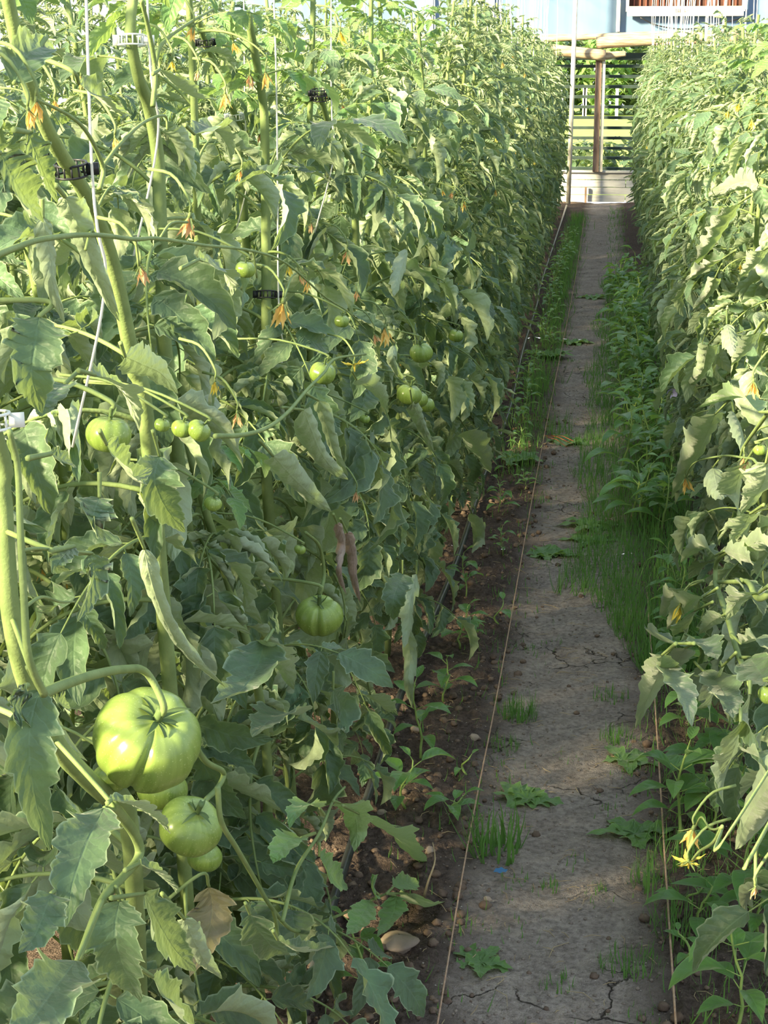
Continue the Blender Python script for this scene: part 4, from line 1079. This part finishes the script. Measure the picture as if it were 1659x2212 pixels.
# ------------------------------------------------------------------ end wall
YW = 22.25
def wpt(px, py, y=YW): return AY(px, py, y)
def wx(px, y=YW): return AY(px, 300, y).x
def wz(py, y=YW): return AY(1290, py, y).z
WB = plain('whitewashed_board', lin(205,203,200), lin(176,174,172), 6, .8, .1, .003, 14, stretch=(1, 1, 9))
FILM = plain('pale_blue_film', lin(98,122,150), lin(112,137,164), 1.2, .45, .35, .004, 3, stretch=(3, 3, .4))
LOG = plain('bleached_log', lin(200,182,154), lin(140,120,98), 7, .8, .1, .006, 22, stretch=(1, 8, 8))
OLDW = plain('weathered_wood', lin(168,142,124), lin(112,88,74), 8, .85, .1, .004, 30, stretch=(8, 8, .7))
PALEW = plain('pale_wood', lin(226,220,208), lin(196,186,170), 8, .8, .1, stretch=(8, 8, .7))
SLAT = plain('dark_slat', lin(52,66,62), lin(70,84,80), 8, .6, .25)
DARKI = plain('dark_interior', lin(60,44,40), lin(90,62,54), 5, .9, .1)
METAL = plain('galvanised_pipe', lin(214,208,196), lin(180,172,160), 20, .45, .4)
zk = wz(372); zl = wz(128); zf = wz(72)
mb = MB()
xs = [-5.0, wx(1222), 6.0]
z = 0.0; bh = (zk)/4
for i in range(4):
    x = -5.0
    while x < 6:
        ln = 1.9 if i % 2 else 2.6
        mb.box((x+ln/2, YW+.006*(i % 2), z+bh/2), (ln-.008, .03, bh-.008)); x += ln
    z += bh
mb.box((0.5, YW-.01, zk+.01), (11, .07, .025))
tag(mb.obj('wall_back', [WB], smooth=False), kind='structure')
# film panels above the log, with their posts
mb = MB(); P = [[(x, YW+.05+.006*math.sin(x*9)+.004*math.sin(x*23), zz) for x in np.linspace(6, -5, 140)] for zz in np.linspace(zf-.02, 3.2, 14)]
mb.grid(P, 0)
tag(mb.obj('window_1', [FILM]), kind='structure')
mb = MB(); mb.box((wx(1327), YW+.01, (zf+3.2)/2+.02), (.045, .05, 3.2-zf)); tag(mb.obj('trim_1', [PALEW], smooth=False), kind='structure')
for k, px in enumerate((1060, 930)):
    mb = MB(); mb.box((wx(px), YW+.01, (zf+3.2)/2), (.045, .05, 3.2-zf)); tag(mb.obj('trim_%d' % (k+2), [PALEW], smooth=False), kind='structure')
mb = MB(); mb.box((.5, YW-.0, wz(77)), (11, .06, .04)); tag(mb.obj('trim_4', [LOG], smooth=False), kind='structure')
# vent window
vw = thing('window_2', None, None, (wx(1465), YW-.05, wz(20))); tag(vw, kind='structure')
x0, x1 = wx(1346)-wx(1465), wx(1592)-wx(1465)
mb = MB(); mb.box(((x0+x1)/2, 0, wz(25)-wz(20)), (x1-x0, .09, wz(14)-wz(35))); mb.obj('sill', [PALEW], vw, False)
mb = MB(); mb.box((x0, 0, .22), (.035, .08, .5)); mb.box((x1, 0, .22), (.035, .08, .5)); mb.box(((x0+wx(1462)-wx(1465))/2+.28, 0, .22), (.03, .06, .5)); mb.obj('frame', [PALEW], vw, False)
mb = MB(); mb.box(((x0+x1)/2, .08, .3), (x1-x0-.04, .03, .6)); mb.obj('opening', [DARKI], vw, False)
mb = MB(); 
for i in range(18):
    mb.box((x0+.08+i*(x1-x0-.1)/18, .05, .2), (.014, .02, .5), 0)
mb.obj('slat', [plain('reddish_slat', lin(120,70,60), None, 9, .8)], vw, False)
lt = MB()
for i in range(6):      # worn dark lettering on the sill, too faint to read
    c = (wx(1448+i*4.6)-wx(1465), -.048, wz(24)-wz(20)); lt.box(c, (.006, .004, .045)); lt.box((c[0]+.009, c[1], c[2]-.02+.01*(i % 3)), (.016, .004, .006))
lt.obj('lettering', [plain('faded_ink', lin(120,112,104), None, 9, .9)], vw, False)
mb = MB(); mb.tube(spline([wpt(1383, 38, YW-.08), wpt(1420, 55, YW-.05), wpt(1475, 63, YW-.04), wpt(1530, 57, YW-.04), wpt(1600, 40, YW-.04)], 20), .008, 0, 6)
tag(mb.obj('cable', [BLACKP]), 'black cable sagging below the vent window on the end wall', 'cable')
# logs and planks
def log(pxs, y, rad, label, name='log_beam', mat=LOG, n=14):
    pts = spline([wpt(a, b, y) for a, b in pxs], 18); r = random.Random(int(pxs[0][0])); mb = MB()
    rr = [rad*(1+r.uniform(-.06, .06)) for _ in pts] if not hasattr(rad, '__len__') else [rad[0]+(rad[1]-rad[0])*i/18 for i in range(19)]
    mb.tube(pts, rr, 0, n); o = mb.obj(name, [mat]); tag(o, label, 'log'); return o
log([(1020, 88), (1100, 97), (1200, 108), (1308, 120)], YW-.14, (.062, .068), 'bleached log ending over the wooden post, lower of the two lintel logs')
log([(1288, 93), (1360, 88), (1450, 84), (1600, 80)], YW-.08, (.072, .075), 'stout bleached log running toward the vent side above the slats')
log([(1050, 84), (1150, 87), (1230, 82), (1420, 73), (1620, 70)], YW-.03, (.035, .03), 'thin split pole lying over both lintel logs')
log([(1290, 124), (1330, 118), (1352, 116)], YW-.05, (.05, .03), 'short broken log stub wedged beside the wooden post')
# slatted screen with frame post
ss = thing('slatted_screen', 'dark horizontal slats between the knee wall and the lintel logs', 'screen', (0, YW+.12, 0))
ys = YW+.12
for k, py in enumerate((143, 165, 187, 209, 231, 254, 276, 298, 320, 341, 364)):
    mb = MB(); mb.box((0, 0, wz(py, ys)), (4.0, .012, .036), 0, Matrix.Rotation(.35, 3, 'X')); mb.obj('slat', [SLAT], ss, False)
mb = MB(); mb.box((.3, .03, wz(122, ys)), (10, .03, .085)); mb.obj('header_board', [SLAT], ss, False)
for px in (1150, 1420):
    mb = MB(); mb.box((wx(px, ys), .03, zl/2), (.05, .04, zl)); mb.obj('upright', [OLDW], ss, False)
po = thing('wooden_post', 'weathered brown and white wooden post in front of the dark slats', 'post', (wx(1294, YW-.06), YW-.06, zk+.02))
mb = MB(); mb.box((-.03, 0, (zl-zk)/2-.01), (.075, .07, zl-zk), 0); mb.obj('brown_board', [OLDW], po, False)
mb = MB(); mb.box((.032, .01, (zl-zk)/2-.01), (.04, .06, zl-zk), 0); mb.obj('white_batten', [PALEW], po, False)
yp = YW-.35
mb = MB(); mb.tube([Vector((wx(1231, yp), yp, -.02)), Vector((wx(1233, yp), yp, 1.0)), Vector((wx(1237, yp), yp, 3.2))], .028, 0, 12)
tag(mb.obj('support_pole', [METAL]), 'pale slender pole standing in front of the end wall, full height', 'pole')
mb = MB(); b = GZ(1264, 440); mb.box((b.x, YW-.06, .09), (.025, .025, .2)); tag(mb.obj('wooden_stake', [OLDW], smooth=False), 'short dark stake against the white knee wall', 'stake')

# ------------------------------------------------------------------ outside, seen between the slats
LAWN = plain('lawn', lin(176,192,110), lin(150,172,88), 3, .95, .1)
mb = MB(); P = np.array([[(x, y, .02) for x in np.linspace(25, -25, 2)] for y in (22.32, 70)]); mb.grid(P, 0); tag(mb.obj('field', [LAWN]), kind='structure')
def shrub(x, y, rx, h, label, seed, mat=LEAF, group=None, n=330, ls=.16):
    r = random.Random(seed); t = thing('shrub', label, 'shrub', (x, y, 0), 0, group)
    mb = MB(); mb.tube([(0, 0, 0), (.03, 0, h*.7)], [.03, .012], 0, 6); mb.obj('stem', [STEM], t)
    mb = MB()
    for i in range(n):
        a = r.random()*6.28; f = math.acos(r.uniform(-1, 1)); q = r.uniform(.6, 1)
        c = Vector((rx*q*math.sin(f)*math.cos(a), rx*q*math.sin(f)*math.sin(a), h*.52+h*.5*q*math.cos(f)))
        d = Vector((r.uniform(-1, 1), r.uniform(-1, 1), r.uniform(-.6, .5))).normalized()
        ribbon(mb, march(c, d, (0, 0, 1), ls, .7, 4), (0, 0, 1), ls*.62, roll=.5, prof=prof_oval, nu=2)
    mb.obj('foliage', [mat], t)
for i in range(10):
    shrub(-4.6+i*.72, 60+(i % 3)*1.3, .95, 2.9+.4*(i % 2), 'leafy shrub beyond the lawn outside, seen between the slats', 900+i, (YOUNG, LEAF, WEED)[i % 3], 'shrubs outside the end wall', 700, .3)
for i in range(12):
    shrub(-1.9+i*.26, 23.6+(i % 3)*.5, .26, .72, 'low dark weedy bush just outside the end wall', 930+i, LEAF, 'low bushes outside the end wall', 160, .13)
for px in (1193, 1213, 1261, 1264, 1332):
    p = AY(px, 240, 56.0+px % 3); mb = MB(); mb.box((0, 0, .45), (.09, .09, .9)); mb.box((0, 0, .91), (.11, .11, .03))
    o = mb.obj('fence_post', [WHITEP], smooth=False); o.location = (p.x, p.y, .02); tag(o, 'short white post on the lawn beyond the slats', 'post', 'white posts outside the end wall')

# ------------------------------------------------------------------ twine and wires overhead
WZ = 2.62
for k, x in enumerate((-.68, -1.12, .5, 1.0)):
    mb = MB(); mb.tube([(x, -1, WZ), (x, YW, WZ)], .003, 0, 6); tag(mb.obj('support_wire', [METAL]), ['overhead wire above the hose row', 'overhead wire above the line behind the hose row', 'overhead wire above the grassy-strip row', 'overhead wire above the line behind the grassy-strip row'][k], 'wire')
tw = []
for k in range(3):
    mb = MB(); r = random.Random(k); pts = [(.012*math.sin(i*.9+k)*(i > 1), .01*math.cos(i*.7+k), -i*.14) for i in range(10)]
    mb.tube(spline(pts, 20), .0034, 0, 5); tw.append(mb.mesh('twine', [TWINE]))
def twine(x, y, label, group, k=0, s=1.0):
    o = link('twine', tw[k % 3]); o.location = (x, y, WZ); o.scale = (1, 1, s); o.rotation_euler = (0, 0, k*1.3); tag(o, label, 'twine', group)
for i in range(34):
    y = 8.5+i*.38
    twine(-.68+rng.uniform(-.1, .1), y, 'white twine hanging over the row along the drip hose', 'twines over the hose row', i)
for i in range(30):
    y = 9+i*.42
    twine(.5+rng.uniform(-.1, .1), y, 'white twine hanging over the row along the grassy strip', 'twines over the grassy-strip row', i)
for i in range(26):
    twine(-1.12+rng.uniform(-.1, .1), 9+i*.48, 'white twine hanging over the line behind the hose row', 'twines behind the hose row', i)
for i in range(20):
    twine(1.0+rng.uniform(-.1, .1), 10+i*.55, 'white twine hanging over the line behind the grassy strip', 'twines behind the grassy-strip row', i)

# ------------------------------------------------------------------ light
w = bpy.data.worlds.new('World'); sc.world = w; w.use_nodes = True
nt = w.node_tree; nt.nodes.clear()
out = nt.nodes.new('ShaderNodeOutputWorld'); bg = nt.nodes.new('ShaderNodeBackground')
tc = nt.nodes.new('ShaderNodeTexCoord'); sp = nt.nodes.new('ShaderNodeSeparateXYZ'); rp = nt.nodes.new('ShaderNodeValToRGB')
nt.links.new(tc.outputs['Generated'], sp.inputs[0]); nt.links.new(sp.outputs[2], rp.inputs[0])
rp.color_ramp.elements[0].position = 0.0; rp.color_ramp.elements[0].color = (.90, .95, 1.0, 1)
rp.color_ramp.elements[1].position = .5; rp.color_ramp.elements[1].color = (.64, .80, 1.0, 1)
nt.links.new(rp.outputs[0], bg.inputs[0]); bg.inputs[1].default_value = SKY_STRENGTH
nt.links.new(bg.outputs[0], out.inputs[0])
sl = bpy.data.lights.new('sun', 'SUN'); so = bpy.data.objects.new('sun', sl); COL.objects.link(so)
sl.energy = SUN_STRENGTH; sl.angle = math.radians(7); sl.color = (1.0, .87, .53)
so.rotation_euler = (-Vector(SUN_DIR)).to_track_quat('-Z', 'Y').to_euler()
sc.view_settings.view_transform = 'Standard'; sc.view_settings.look = 'None'
sc.view_settings.gamma = 1.0; sc.view_settings.use_curve_mapping = False
sc.view_settings.exposure = EXPOSURE
sc.cycles.adaptive_threshold = .03
sc.cycles.max_bounces = 5; sc.cycles.diffuse_bounces = 3; sc.cycles.glossy_bounces = 2; sc.cycles.transmission_bounces = 3; sc.cycles.transparent_max_bounces = 4
sc.cycles.caustics_reflective = False; sc.cycles.caustics_refractive = False
